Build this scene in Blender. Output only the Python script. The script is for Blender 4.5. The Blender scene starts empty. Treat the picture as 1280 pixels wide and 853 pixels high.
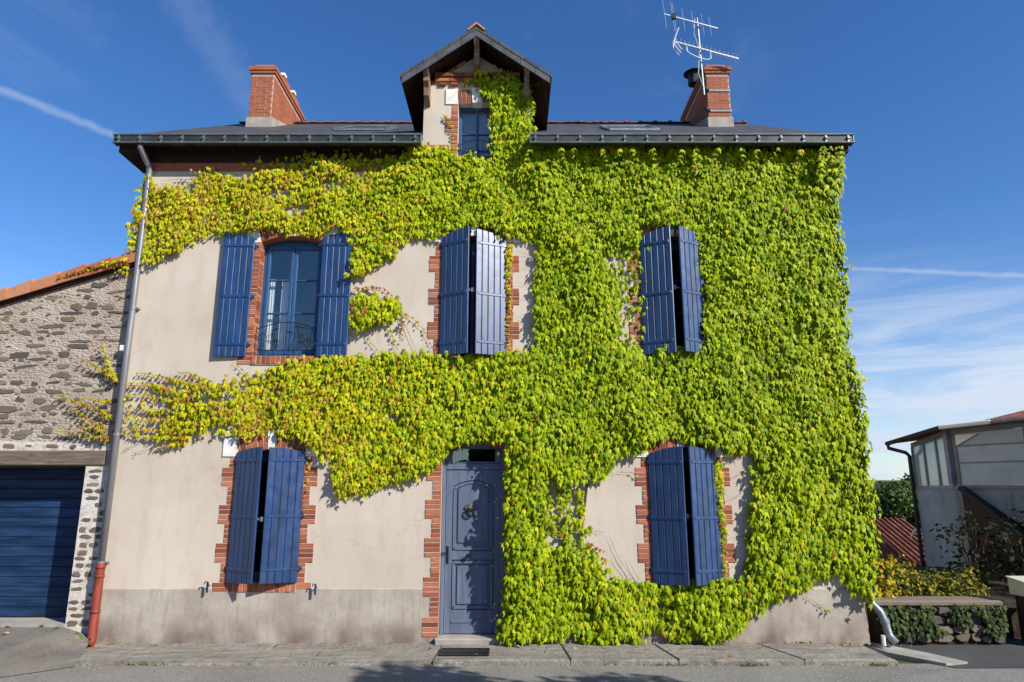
import bpy, math, random
import numpy as np
from mathutils import Vector, Matrix

random.seed(7)
rng = np.random.default_rng(11)
S = bpy.context.scene
R = math.radians

# ------------------------------------------------------------------ camera
cam_d = bpy.data.cameras.new("camera")
cam_d.sensor_width = 36.0
cam_d.lens = 24.0
cam_d.clip_end = 3000
cam = bpy.data.objects.new("camera", cam_d)
S.collection.objects.link(cam)
cam.location = (0.0, -10.0, 2.03)
cam.rotation_euler = (R(90 + 12.4), 0, 0)
S.camera = cam

# ------------------------------------------------------------------ sky and sun
SUN = Vector((1.28, -1.0, 1.06)).normalized()          # towards the sun
world = bpy.data.worlds.new("World")
S.world = world
world.use_nodes = True
wn, wl = world.node_tree.nodes, world.node_tree.links
wn.clear()
w_out = wn.new("ShaderNodeOutputWorld")
w_bg = wn.new("ShaderNodeBackground")
w_bg.inputs["Strength"].default_value = 0.08
sky = wn.new("ShaderNodeTexSky")
sky.sky_type = 'NISHITA'
sky.sun_disc = False
sky.sun_elevation = math.asin(SUN.z)
sky.sun_rotation = math.atan2(SUN.x, SUN.y)
sky.altitude = 100
sky.air_density = 1.0
sky.dust_density = 0.08
sky.ozone_density = 4.0
wl.new(w_bg.outputs[0], w_out.inputs[0])

def wmath(op, a, b=None, c=None):
    n = wn.new("ShaderNodeMath"); n.operation = op
    for i, v in enumerate((a, b, c)):
        if v is None: continue
        if isinstance(v, (int, float)): n.inputs[i].default_value = v
        else: wl.new(v, n.inputs[i])
    return n.outputs[0]
def wdot(vec, d):
    n = wn.new("ShaderNodeVectorMath"); n.operation = 'DOT_PRODUCT'
    wl.new(vec, n.inputs[0]); n.inputs[1].default_value = d
    return n.outputs["Value"]
def wsmooth(v, a, b, lo=0.0, hi=1.0):
    n = wn.new("ShaderNodeMapRange"); n.interpolation_type = 'SMOOTHSTEP'
    wl.new(v, n.inputs[0])
    for i, q in enumerate((a, b, lo, hi)): n.inputs[i + 1].default_value = q
    return n.outputs[0]
tc = wn.new("ShaderNodeTexCoord")
wdir = tc.outputs["Generated"]
def wnoise(scale, detail, mapscale=(1, 1, 1), rough=0.55, dist=0.0):
    m = wn.new("ShaderNodeMapping"); wl.new(wdir, m.inputs[0]); m.inputs["Scale"].default_value = mapscale
    n = wn.new("ShaderNodeTexNoise"); wl.new(m.outputs[0], n.inputs["Vector"])
    n.inputs["Scale"].default_value = scale; n.inputs["Detail"].default_value = detail
    n.inputs["Roughness"].default_value = rough; n.inputs["Distortion"].default_value = dist
    return n.outputs["Fac"]
def contrail(d1, d2, width, a0, a1, strength):
    """condensation trail along the great circle through two sky directions"""
    d1, d2 = Vector(d1), Vector(d2)
    n = d1.cross(d2).normalized(); t = (d2 - d1).normalized()
    off = wmath('ABSOLUTE', wmath('ADD', wdot(wdir, n), wmath('MULTIPLY', wmath('SUBTRACT', wnoise(60, 3), 0.5), width * 0.9)))
    m = wsmooth(off, 0.0, width, 1.0, 0.0)
    al = wdot(wdir, t); L1, L2 = d1.dot(t), d2.dot(t)
    m = wmath('MULTIPLY', m, wsmooth(al, L1 - a0, L1))
    m = wmath('MULTIPLY', m, wsmooth(al, L2, L2 + a1, 1.0, 0.0))
    m = wmath('MULTIPLY', m, wsmooth(wdot(wdir, d1), 0.0, 0.3))
    m = wmath('MULTIPLY', m, wmath('ADD', 0.45, wnoise(30, 4)))
    return wmath('MULTIPLY', m, strength)
sep = wn.new("ShaderNodeSeparateXYZ"); wl.new(wdir, sep.inputs[0])
elev = sep.outputs["Z"]
# streaky cirrus bank low over the horizon, thin veils higher up
streak = wsmooth(wnoise(3.2, 6, (1.0, 1.0, 9.0), 0.6, 0.6), 0.36, 0.68)
bank = wsmooth(wnoise(1.1, 2, (1, 1, 2.0)), 0.46, 0.62, 0.10, 1.0)
low = wmath('MULTIPLY', wsmooth(elev, 0.06, 0.37, 1.0, 0.0), wmath('MULTIPLY', wmath('ADD', wmath('MULTIPLY', streak, 0.95), 0.26), bank))
veil = wmath('MULTIPLY', wsmooth(wnoise(2.6, 7, (1.6, 1, 2.4), 0.62, 1.2), 0.55, 0.82), 0.09)
fac = wmath('MAXIMUM', low, veil)
fac = wmath('MAXIMUM', fac, contrail((-0.60648,0.65882,0.44513), (-0.48223,0.76611,0.42489), 0.0075, 0.10, 0.012, 0.30))
fac = wmath('MAXIMUM', fac, contrail((0.44144,0.85114,0.28406), (0.61025,0.75432,0.24206), 0.0060, 0.15, 0.2, 0.42))
fac = wmath('MAXIMUM', fac, contrail((-0.40841,0.68812,0.59974), (-0.34371,0.79391,0.50156), 0.036, 0.1, 0.05, 0.09))
wmix = wn.new("ShaderNodeMix"); wmix.data_type = 'RGBA'
wl.new(wmath('MINIMUM', fac, 1.0), wmix.inputs["Factor"])
hs = wn.new("ShaderNodeHueSaturation"); hs.inputs["Hue"].default_value = 0.508; hs.inputs["Saturation"].default_value = 1.22; hs.inputs["Value"].default_value = 1.56
wl.new(sky.outputs[0], hs.inputs["Color"]); wl.new(hs.outputs[0], wmix.inputs["A"])
wmix.inputs["B"].default_value = (6.6, 7.5, 9.0, 1)
wl.new(wmix.outputs["Result"], w_bg.inputs["Color"])

sun_d = bpy.data.lights.new("sun", 'SUN')
sun_d.energy = 5.0
sun_d.angle = R(0.53)
sun_d.color = (1.0, 0.95, 0.87)
sun = bpy.data.objects.new("sun", sun_d)
S.collection.objects.link(sun)
sun.rotation_euler = SUN.to_track_quat('Z', 'Y').to_euler()
sun.location = SUN * 40

S.view_settings.view_transform = 'Standard'
S.view_settings.look = 'None'
S.view_settings.gamma = 1.0
S.view_settings.exposure = 0.36
S.view_settings.use_curve_mapping = False
S.cycles.max_bounces = 8
S.cycles.transparent_max_bounces = 12

# ------------------------------------------------------------------ helpers
COL = S.collection
MATS = {}
class MB:
    """collects simple solids; build() links them as one mesh object"""
    def __init__(self): self.v = []; self.f = []
    def poly(self, pts, faces):
        o = len(self.v); self.v += [tuple(p) for p in pts]
        self.f += [tuple(i + o for i in f) for f in faces]
        return self
    def box(self, x0, x1, y0, y1, z0, z1):
        return self.poly([(x0,y0,z0),(x1,y0,z0),(x1,y1,z0),(x0,y1,z0),(x0,y0,z1),(x1,y0,z1),(x1,y1,z1),(x0,y1,z1)],
                  [(0,3,2,1),(4,5,6,7),(0,1,5,4),(1,2,6,5),(2,3,7,6),(3,0,4,7)])
    def cbox(self, x0, x1, y0, y1, z0, z1, c):
        """box with chamfered front (-y) edges"""
        y2 = y0 + c
        pts = [(x0,y2,z0),(x1,y2,z0),(x1,y2,z1),(x0,y2,z1),
               (x0+c,y0,z0+c),(x1-c,y0,z0+c),(x1-c,y0,z1-c),(x0+c,y0,z1-c),
               (x0,y1,z0),(x1,y1,z0),(x1,y1,z1),(x0,y1,z1)]
        return self.poly(pts, [(4,5,6,7),(0,1,5,4),(1,2,6,5),(2,3,7,6),(3,0,4,7),
                               (8,9,1,0),(9,10,2,1),(10,11,3,2),(11,8,0,3),(8,11,10,9)])
    def prism_y(self, pts, y0, y1):
        """extrude an (x, z) outline along y"""
        n = len(pts)
        a = [(x, y0, z) for x, z in pts] + [(x, y1, z) for x, z in pts]
        f = [tuple(range(n)), tuple(range(2*n-1, n-1, -1))]
        f += [(i, i+n, (i+1) % n + n, (i+1) % n) for i in range(n)]
        return self.poly(a, f)
    def prism_x(self, pts, x0, x1):
        """extrude a (y, z) outline along x"""
        n = len(pts)
        a = [(x0, y, z) for y, z in pts] + [(x1, y, z) for y, z in pts]
        f = [tuple(range(n-1, -1, -1)), tuple(range(n, 2*n))]
        f += [((i+1) % n, (i+1) % n + n, i+n, i) for i in range(n)]
        return self.poly(a, f)
    def prism_z(self, pts, z0, z1):
        n = len(pts)
        a = [(x, y, z0) for x, y in pts] + [(x, y, z1) for x, y in pts]
        f = [tuple(range(n-1, -1, -1)), tuple(range(n, 2*n))]
        f += [(i, (i+1) % n, (i+1) % n + n, i+n) for i in range(n)]
        return self.poly(a, f)
    def tube(self, pts, r, n=6, r2=None, cap=True):
        pts = [Vector(p) for p in pts]; m = len(pts); rings = []
        o = len(self.v)
        for i, p in enumerate(pts):
            t = (pts[min(i+1, m-1)] - pts[max(i-1, 0)])
            if t.length < 1e-9: t = Vector((0, 0, 1))
            t.normalize()
            a = t.cross(Vector((0, 1, 0)) if abs(t.y) < 0.9 else Vector((1, 0, 0))).normalized()
            b = t.cross(a)
            rr = r if r2 is None else r + (r2 - r) * i / max(1, m-1)
            for k in range(n):
                an = 2*math.pi*k/n
                self.v.append(tuple(p + a*(rr*math.cos(an)) + b*(rr*math.sin(an))))
        for i in range(m-1):
            for k in range(n):
                k2 = (k+1) % n
                self.f.append((o+i*n+k, o+(i+1)*n+k, o+(i+1)*n+k2, o+i*n+k2))
        if cap:
            self.f.append(tuple(o+k for k in range(n)))
            self.f.append(tuple(o+(m-1)*n+k for k in range(n-1, -1, -1)))
        return self
    def bar(self, a, b, w, h, up=(0, 0, 1)):
        """rectangular bar between two points"""
        a, b = Vector(a), Vector(b); t = (b-a).normalized(); u = Vector(up)
        s = t.cross(u).normalized(); u = s.cross(t)
        pts = []
        for p in (a, b):
            for q in ((-1,-1),(1,-1),(1,1),(-1,1)):
                pts.append(tuple(p + s*(q[0]*w/2) + u*(q[1]*h/2)))
        return self.poly(pts, [(0,1,2,3),(7,6,5,4),(0,4,5,1),(1,5,6,2),(2,6,7,3),(3,7,4,0)])
    def mesh(self, name):
        me = bpy.data.meshes.new(name)
        me.from_pydata(self.v, [], self.f)
        me.update()
        return me
    def build(self, name, mat, parent=None, smooth=False, fix=True):
        me = self.mesh(name)
        if fix: fixn(me)
        me.materials.append(MATS[mat])
        if smooth:
            me.polygons.foreach_set('use_smooth', [True]*len(me.polygons))
        return link(name, me, parent)
import bmesh
def fixn(me):
    bm = bmesh.new(); bm.from_mesh(me)
    bmesh.ops.recalc_face_normals(bm, faces=bm.faces)
    bm.to_mesh(me); bm.free()
def link(name, me, parent=None, loc=None):
    o = bpy.data.objects.new(name, me)
    COL.objects.link(o)
    if parent is not None: o.parent = parent
    if loc is not None: o.location = loc
    return o
def empty(name, loc=(0, 0, 0)):
    o = bpy.data.objects.new(name, None); o.empty_display_size = 0.3
    COL.objects.link(o); o.location = loc
    return o
def tag(o, label=None, cat=None, group=None, kind=None):
    if label: o['label'] = label
    if cat: o['category'] = cat
    if group: o['group'] = group
    if kind: o['kind'] = kind
    return o

# ------------------------------------------------------------------ materials
class NT:
    def __init__(self, name):
        m = bpy.data.materials.new(name); m.use_nodes = True
        self.m = m; self.n = m.node_tree.nodes; self.l = m.node_tree.links
        self.p = self.n["Principled BSDF"]; self.out = self.n["Material Output"]
        self.co = self.n.new("ShaderNodeTexCoord")
        MATS[name] = m
    def vec(self, scale=(1,1,1), kind="Object", rot=(0,0,0)):
        mp = self.n.new("ShaderNodeMapping"); self.l.new(self.co.outputs[kind], mp.inputs[0])
        mp.inputs["Scale"].default_value = scale; mp.inputs["Rotation"].default_value = rot
        return mp.outputs[0]
    def noise(self, s, detail=4, scale=(1,1,1), rough=0.55, dist=0.0, kind="Object"):
        t = self.n.new("ShaderNodeTexNoise"); self.l.new(self.vec(scale, kind), t.inputs["Vector"])
        t.inputs["Scale"].default_value = s; t.inputs["Detail"].default_value = detail
        t.inputs["Roughness"].default_value = rough; t.inputs["Distortion"].default_value = dist
        return t.outputs["Fac"]
    def voro(self, s, scale=(1,1,1), feature='F1', out="Distance"):
        t = self.n.new("ShaderNodeTexVoronoi"); t.feature = feature
        self.l.new(self.vec(scale), t.inputs["Vector"]); t.inputs["Scale"].default_value = s
        return t.outputs[out]
    def ramp(self, v, stops):
        r = self.n.new("ShaderNodeValToRGB"); self.l.new(v, r.inputs[0])
        e = r.color_ramp.elements
        while len(e) < len(stops): e.new(0.5)
        for q, (p, c) in zip(e, stops):
            q.position = p; q.color = (c[0], c[1], c[2], 1) if not isinstance(c, (int, float)) else (c, c, c, 1)
        return r.outputs[0]
    def mix(self, f, a, b, mode='MIX'):
        n = self.n.new("ShaderNodeMix"); n.data_type = 'RGBA'; n.blend_type = mode
        for s, v in (("Factor", f), ("A", a), ("B", b)):
            if isinstance(v, (int, float)): n.inputs[s].default_value = v
            elif isinstance(v, tuple): n.inputs[s].default_value = (*v[:3], 1)
            else: self.l.new(v, n.inputs[s])
        return n.outputs["Result"]
    def math(self, op, a, b=0.0):
        n = self.n.new("ShaderNodeMath"); n.operation = op
        for i, v in enumerate((a, b)):
            if isinstance(v, (int, float)): n.inputs[i].default_value = v
            else: self.l.new(v, n.inputs[i])
        return n.outputs[0]
    def rnd(self):
        n = self.n.new("ShaderNodeObjectInfo"); return n.outputs["Random"]
    def sepz(self, kind="Object"):
        n = self.n.new("ShaderNodeSeparateXYZ"); self.l.new(self.co.outputs[kind], n.inputs[0]); return n.outputs
    def smooth(self, v, a, b, lo=0.0, hi=1.0):
        n = self.n.new("ShaderNodeMapRange"); n.interpolation_type = 'SMOOTHSTEP'; self.l.new(v, n.inputs[0])
        for i, q in enumerate((a, b, lo, hi)): n.inputs[i+1].default_value = q
        return n.outputs[0]
    def base(self, c):
        if isinstance(c, tuple): self.p.inputs["Base Color"].default_value = (*c, 1)
        else: self.l.new(c, self.p.inputs["Base Color"])
        return self
    def set(self, rough=0.8, metal=0.0, spec=0.4):
        self.p.inputs["Metallic"].default_value = metal
        self.p.inputs["Specular IOR Level"].default_value = spec
        if isinstance(rough, (int, float)): self.p.inputs["Roughness"].default_value = rough
        else: self.l.new(rough, self.p.inputs["Roughness"])
        return self
    def bump(self, h, strength=0.3, dist=0.01):
        b = self.n.new("ShaderNodeBump"); self.l.new(h, b.inputs["Height"])
        b.inputs["Strength"].default_value = strength; b.inputs["Distance"].default_value = dist
        self.l.new(b.outputs[0], self.p.inputs["Normal"]); return self

# lime render of the facade: pale warm beige, blotched, faint vertical streaks
t = NT("render_wall")
c = t.ramp(t.noise(0.55, 5, (1, 1, 1.3)), [(0.30, (0.51,0.432,0.342)), (0.52, (0.585,0.505,0.412)), (0.72, (0.635,0.56,0.468))])
c = t.mix(t.smooth(t.noise(2.6, 6, (1.8, 1, 0.5), 0.62), 0.46, 0.74, 0, 0.42), c, (0.445,0.355,0.265))
c = t.mix(t.smooth(t.noise(5.5, 7, (1, 1, 0.8), 0.65, 0.5), 0.56, 0.80, 0, 0.30), c, (0.68,0.61,0.53))
c = t.mix(t.smooth(t.noise(1.3, 4, (2.0, 1, 0.16), 0.6), 0.55, 0.72, 0, 0.22), c, (0.40,0.34,0.28))
ck = t.math('ADD', t.voro(0.55, (1, 1, 0.8), 'DISTANCE_TO_EDGE'), t.math('MULTIPLY', t.math('SUBTRACT', t.noise(3.5, 6), 0.5), 0.22))
ck = t.smooth(t.math('ABSOLUTE', ck), 0.001, 0.0042, 0.20, 0.0)
c = t.mix(ck, c, (0.22,0.17,0.13))
c = t.mix(t.smooth(t.noise(16, 5, (1, 1, 0.9), 0.7), 0.60, 0.78, 0, 0.35), c, (0.44,0.37,0.295))
t.base(c).set(0.92, 0, 0.2)
t.bump(t.math('ADD', t.noise(70, 5), t.math('MULTIPLY', t.noise(4, 4), 1.5)), 0.22, 0.006)
# cement plinth: greyer, with brown rising damp
t = NT("plinth_cement")
c = t.ramp(t.noise(1.5, 6, (1, 1, 1.2), 0.6), [(0.30, (0.31,0.268,0.22)), (0.50, (0.415,0.365,0.305)), (0.70, (0.50,0.45,0.385))])
z = t.sepz()["Z"]
damp = t.math('MULTIPLY', t.smooth(z, 0.02, 0.42, 1.0, 0.0), t.smooth(t.noise(1.6, 5, (1, 1, 0.7)), 0.34, 0.62))
c = t.mix(t.math('MULTIPLY', damp, 0.80), c, (0.135,0.082,0.058))
c = t.mix(t.smooth(t.noise(6, 6, (2.5, 1, 0.35), 0.65), 0.48, 0.74, 0, 0.50), c, (0.22,0.18,0.145))
c = t.mix(t.smooth(t.noise(9, 7, (1, 1, 1), 0.7), 0.56, 0.78, 0, 0.35), c, (0.47,0.43,0.37))
t.base(c).set(0.9, 0, 0.25)
t.bump(t.math('ADD', t.noise(70, 5), t.math('MULTIPLY', t.noise(9, 4), 1.8)), 0.4, 0.008)
# bricks, one tint per brick
def brickmat(name, a, b, cc, use_rnd=True, scale=1.0):
    t = NT(name)
    v = t.rnd() if use_rnd else t.noise(4.0 * scale, 2)
    c = t.ramp(v, [(0.0, a), (0.45, b), (1.0, cc)])
    c = t.mix(t.smooth(t.noise(30 * scale, 5), 0.35, 0.75, 0, 0.4), c, (a[0]*0.55, a[1]*0.5, a[2]*0.5))
    c = t.mix(t.smooth(t.noise(11 * scale, 5, (1, 1, 1), 0.7), 0.60, 0.82, 0, 0.35), c, (0.50,0.38,0.30))
    t.base(c).set(0.88, 0, 0.25).bump(t.noise(80 * scale, 5), 0.4, 0.004)
brickmat("brick", (0.20,0.058,0.034), (0.37,0.115,0.056), (0.52,0.20,0.11))
brickmat("brick_mass", (0.26,0.075,0.04), (0.38,0.12,0.06), (0.47,0.17,0.09), False)
t = NT("mortar"); t.base(t.ramp(t.noise(25, 5), [(0.3, (0.46,0.36,0.29)), (0.7, (0.62,0.52,0.44))])).set(0.95, 0, 0.15).bump(t.noise(90, 4), 0.5, 0.004)
t = NT("white_stone"); t.base(t.ramp(t.noise(9, 5), [(0.3, (0.66,0.63,0.58)), (0.6, (0.80,0.785,0.75))])).set(0.85, 0, 0.25).bump(t.noise(40, 5), 0.25, 0.004)
# slates: courses of dark slate
t = NT("slate")
bt = t.n.new("ShaderNodeTexBrick"); t.l.new(t.co.outputs["UV"], bt.inputs["Vector"])
bt.inputs["Scale"].default_value = 1.0; bt.inputs["Brick Width"].default_value = 0.2; bt.inputs["Row Height"].default_value = 0.11
bt.inputs["Mortar Size"].default_value = 0.008
for k, q in (("Color1", (0.05,0.05,0.052,1)), ("Color2", (0.085,0.083,0.08,1)), ("Mortar", (0.018,0.018,0.02,1))): bt.inputs[k].default_value = q
c = t.mix(t.smooth(t.noise(2.5, 5), 0.45, 0.75, 0, 0.5), bt.outputs["Color"], (0.13,0.12,0.095))
t.base(c).set(0.62, 0, 0.4).bump(bt.outputs["Fac"], -0.5, 0.01)
t = NT("slate_board"); t.base(t.ramp(t.noise(8, 4), [(0.3, (0.045,0.05,0.058)), (0.7, (0.10,0.105,0.118))])).set(0.5, 0, 0.5).bump(t.noise(40, 4), 0.2, 0.004)
t = NT("dark_edge"); t.base((0.012,0.013,0.018)).set(0.6, 0, 0.3)
t = NT("zinc"); t.base(t.ramp(t.noise(6, 4, (1, 1, 4)), [(0.3, (0.15,0.17,0.17)), (0.7, (0.29,0.315,0.31))])).set(0.42, 0.55, 0.5)
t = NT("zinc_panel"); t.base(t.ramp(t.noise(5, 4), [(0.3, (0.024,0.028,0.03)), (0.7, (0.062,0.07,0.07))])).set(0.5, 0.3, 0.4)
t = NT("pipe_zinc"); t.base(t.ramp(t.noise(3, 5, (3, 3, 0.5)), [(0.3, (0.17,0.16,0.175)), (0.7, (0.27,0.26,0.275))])).set(0.42, 0.35, 0.5)
t = NT("galvanised"); t.base(t.ramp(t.noise(20, 4), [(0.3, (0.17,0.20,0.215)), (0.7, (0.28,0.315,0.33))])).set(0.48, 0.45, 0.4)
t = NT("red_iron"); t.base(t.ramp(t.noise(12, 6, (1, 1, 0.6)), [(0.35, (0.17,0.03,0.018)), (0.6, (0.27,0.045,0.024)), (0.8, (0.19,0.06,0.04))])).set(0.6, 0, 0.4).bump(t.noise(50, 4), 0.2, 0.003)
t = NT("aluminium"); t.base((0.72,0.70,0.70)).set(0.38, 0.75, 0.5)
t = NT("black_plastic"); t.base((0.012,0.012,0.014)).set(0.5, 0, 0.4)
# paint: shutters, door, windows, garage
def paint(name, col, rough, var=0.12, streak=(6, 6, 0.6), spec=0.5):
    t = NT(name)
    n = t.noise(2.2, 5, streak, 0.6)
    c = t.mix(t.smooth(n, 0.35, 0.75), tuple(x*(1-var) for x in col), tuple(min(1, x*(1+var)+0.006) for x in col))
    c = t.mix(t.smooth(t.noise(24, 6, (1, 1, 0.7), 0.7), 0.62, 0.82, 0, 0.25), c, tuple(x*0.6+0.05 for x in col))
    c = t.mix(t.smooth(t.noise(1.7, 6, (2, 2, 0.8), 0.7), 0.58, 0.82, 0, 0.08), c, (0.10,0.12,0.16))
    t.base(c).set(t.smooth(t.noise(6, 4), 0.3, 0.7, rough-0.06, rough+0.08), 0, spec).bump(t.noise(40, 4, (1, 1, 0.25)), 0.12, 0.003)
    return t
paint("shutter_blue", (0.0012,0.036,0.135), 0.40, 0.32, spec=0.95).p.inputs["IOR"].default_value = 1.56
paint("window_blue", (0.026,0.085,0.20), 0.35, spec=0.45)
paint("door_blue", (0.125,0.16,0.235), 0.40, 0.18, spec=0.6)
paint("garage_blue", (0.012,0.040,0.105), 0.45, 0.40, (0.6, 0.6, 5), 0.3)
paint("iron_blue", (0.008,0.03,0.10), 0.4)
t = NT("black_iron"); t.base((0.015,0.015,0.017)).set(0.45, 0.3, 0.5)
t = NT("brass"); t.base((0.30,0.27,0.21)).set(0.35, 0.8, 0.5)
# panes: mirror the street by fresnel, let the rest through
t = NT("glass")
gl = t.n.new("ShaderNodeBsdfGlossy"); gl.inputs["Roughness"].default_value = 0.015
tr = t.n.new("ShaderNodeBsdfTransparent"); tr.inputs["Color"].default_value = (0.94,0.96,0.96,1)
fr = t.n.new("ShaderNodeLayerWeight"); fr.inputs["Blend"].default_value = 0.5
mx = t.n.new("ShaderNodeMixShader"); t.l.new(tr.outputs[0], mx.inputs[1]); t.l.new(gl.outputs[0], mx.inputs[2])
t.l.new(t.math('ADD', t.math('MULTIPLY', t.math('POWER', fr.outputs['Facing'], 4.0), 0.8), 0.12), mx.inputs[0])
t.l.new(mx.outputs[0], t.out.inputs["Surface"])
t = NT("curtain"); t.base((0.80,0.80,0.79)).set(0.95, 0, 0.1)
t = NT("interior"); t.base((0.34,0.32,0.29)).set(0.95, 0, 0.1)
# wood
t = NT("beam_wood"); t.base(t.ramp(t.noise(3, 6, (1.0, 6, 14), 0.6, 0.6), [(0.28, (0.085,0.06,0.04)), (0.5, (0.165,0.125,0.092)), (0.75, (0.26,0.205,0.155))])).set(0.9, 0, 0.2).bump(t.noise(4, 6, (1.0, 6, 24)), 0.6, 0.01)
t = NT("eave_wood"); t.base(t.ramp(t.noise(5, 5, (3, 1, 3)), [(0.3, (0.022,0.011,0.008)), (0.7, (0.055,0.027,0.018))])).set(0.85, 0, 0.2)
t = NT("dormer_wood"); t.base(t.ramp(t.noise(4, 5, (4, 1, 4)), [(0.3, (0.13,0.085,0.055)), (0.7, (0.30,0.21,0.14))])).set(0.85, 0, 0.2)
# rubble wall
t = NT("rubble_mortar")
c = t.ramp(t.noise(2.2, 6, (1, 1, 1.4), 0.6), [(0.28, (0.33,0.265,0.205)), (0.5, (0.42,0.345,0.272)), (0.75, (0.52,0.445,0.365))])
c = t.mix(t.smooth(t.voro(13, (0.5, 1, 1.7)), 0.08, 0.24, 0.45, 0.0), c, (0.24,0.19,0.15))
c = t.mix(t.smooth(t.noise(45, 5, (0.8, 1, 1.5), 0.7), 0.60, 0.74, 0, 0.5), c, (0.22,0.18,0.145))
t.base(c).set(0.95, 0, 0.15).bump(t.math('ADD', t.noise(32, 6), t.voro(30, (0.6, 1, 1.4))), 0.9, 0.015)
t = NT("lime_mortar")
c = t.ramp(t.noise(14, 6, (1, 1, 1.4), 0.65), [(0.30, (0.36,0.31,0.25)), (0.50, (0.60,0.55,0.48)), (0.8, (0.74,0.71,0.66))])
t.base(c).set(0.95, 0, 0.15).bump(t.noise(40, 6), 0.8, 0.012)
t = NT("rubble_stone")
c = t.ramp(t.rnd(), [(0.0, (0.085,0.082,0.078)), (0.28, (0.15,0.125,0.10)), (0.52, (0.225,0.17,0.12)), (0.75, (0.17,0.13,0.095)), (1.0, (0.29,0.245,0.195))])
c = t.mix(t.smooth(t.noise(9, 6, (1, 1, 3), 0.65), 0.42, 0.78, 0, 0.45), c, (0.30,0.26,0.21))
t.base(c).set(0.9, 0, 0.25).bump(t.noise(22, 6, (1, 1, 4)), 0.8, 0.012)
t = NT("terracotta")
c = t.ramp(t.rnd(), [(0.0, (0.36,0.12,0.055)), (0.5, (0.46,0.17,0.08)), (1.0, (0.52,0.24,0.13))])
c = t.mix(t.smooth(t.noise(7, 6, (1, 1, 1), 0.7), 0.50, 0.74, 0, 0.55), c, (0.20,0.14,0.09))
t.base(c).set(0.9, 0, 0.2).bump(t.noise(30, 5), 0.4, 0.006)
t = NT("old_tiles")
c = t.ramp(t.noise(7.0, 6, (1, 0.6, 1), 0.7), [(0.25, (0.07,0.03,0.024)), (0.5, (0.17,0.06,0.04)), (0.75, (0.30,0.15,0.10))])
t.base(c).set(0.9, 0, 0.2)
# ground
t = NT("asphalt_old")
c = t.ramp(t.noise(0.8, 5), [(0.3, (0.16,0.15,0.134)), (0.7, (0.25,0.236,0.212))])
c = t.mix(t.smooth(t.noise(70, 4, (1, 0.5, 1)), 0.45, 0.66, 0, 0.65), c, (0.36,0.34,0.305))
c = t.mix(t.smooth(t.noise(42, 4, (1.3, 0.5, 1)), 0.52, 0.70, 0, 0.65), c, (0.085,0.08,0.074))
c = t.mix(t.smooth(t.noise(2.2, 6, (0.35, 1.4, 1), 0.65), 0.56, 0.74, 0, 0.5), c, (0.12,0.11,0.098))
t.base(c).set(0.9, 0, 0.3).bump(t.noise(140, 3), 0.6, 0.006)
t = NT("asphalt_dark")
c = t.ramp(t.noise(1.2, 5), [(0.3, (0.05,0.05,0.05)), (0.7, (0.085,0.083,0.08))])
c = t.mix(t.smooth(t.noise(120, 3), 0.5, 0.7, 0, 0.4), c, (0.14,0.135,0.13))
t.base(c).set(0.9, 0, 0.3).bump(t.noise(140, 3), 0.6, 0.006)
t = NT("asphalt_ramp")
c = t.ramp(t.noise(2.0, 6), [(0.3, (0.115,0.10,0.085)), (0.7, (0.205,0.185,0.16))])
c = t.mix(t.smooth(t.noise(70, 4), 0.45, 0.7, 0, 0.6), c, (0.30,0.275,0.24))
t.base(c).set(0.95, 0, 0.2).bump(t.noise(60, 5), 0.9, 0.012)
t = NT("pavement_cement")
c = t.ramp(t.noise(1.3, 6, (0.5, 1.5, 1)), [(0.3, (0.215,0.19,0.158)), (0.55, (0.30,0.27,0.23)), (0.78, (0.37,0.34,0.295))])
c = t.mix(t.smooth(t.noise(4.0, 6, (0.35, 2.4, 1), 0.65), 0.48, 0.68, 0, 0.65), c, (0.14,0.118,0.095))
c = t.mix(t.smooth(t.noise(75, 4), 0.5, 0.75, 0, 0.4), c, (0.13,0.115,0.10))
c = t.mix(t.smooth(t.noise(3.1, 6, (0.5, 3.0, 1), 0.7), 0.56, 0.72, 0, 0.7), c, (0.48,0.45,0.40))
cr = t.voro(1.6, (0.8, 1.3, 1), 'DISTANCE_TO_EDGE')
c = t.mix(t.smooth(t.math('ADD', cr, t.math('MULTIPLY', t.noise(9, 5), 0.05)), 0.022, 0.034, 0.75, 0.0), c, (0.06,0.052,0.044))
t.base(c).set(0.93, 0, 0.2).bump(t.math('ADD', t.noise(70, 5), t.math('MULTIPLY', t.noise(7, 6), 3)), 0.9, 0.014)
t = NT("pale_concrete")
c = t.ramp(t.noise(4, 6), [(0.3, (0.27,0.25,0.215)), (0.7, (0.42,0.395,0.345))])
t.base(c).set(0.93, 0, 0.2).bump(t.noise(60, 5), 0.5, 0.006)
t = NT("soil"); t.base(t.ramp(t.noise(6, 6), [(0.3, (0.03,0.022,0.015)), (0.7, (0.07,0.055,0.038))])).set(0.95, 0, 0.1).bump(t.noise(30, 5), 0.8, 0.03)
t = NT("terrain")
c = t.ramp(t.noise(0.02, 5), [(0.35, (0.05,0.065,0.022)), (0.5, (0.085,0.10,0.035)), (0.62, (0.40,0.30,0.17))])
t.base(c).set(0.95, 0, 0.1)
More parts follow.
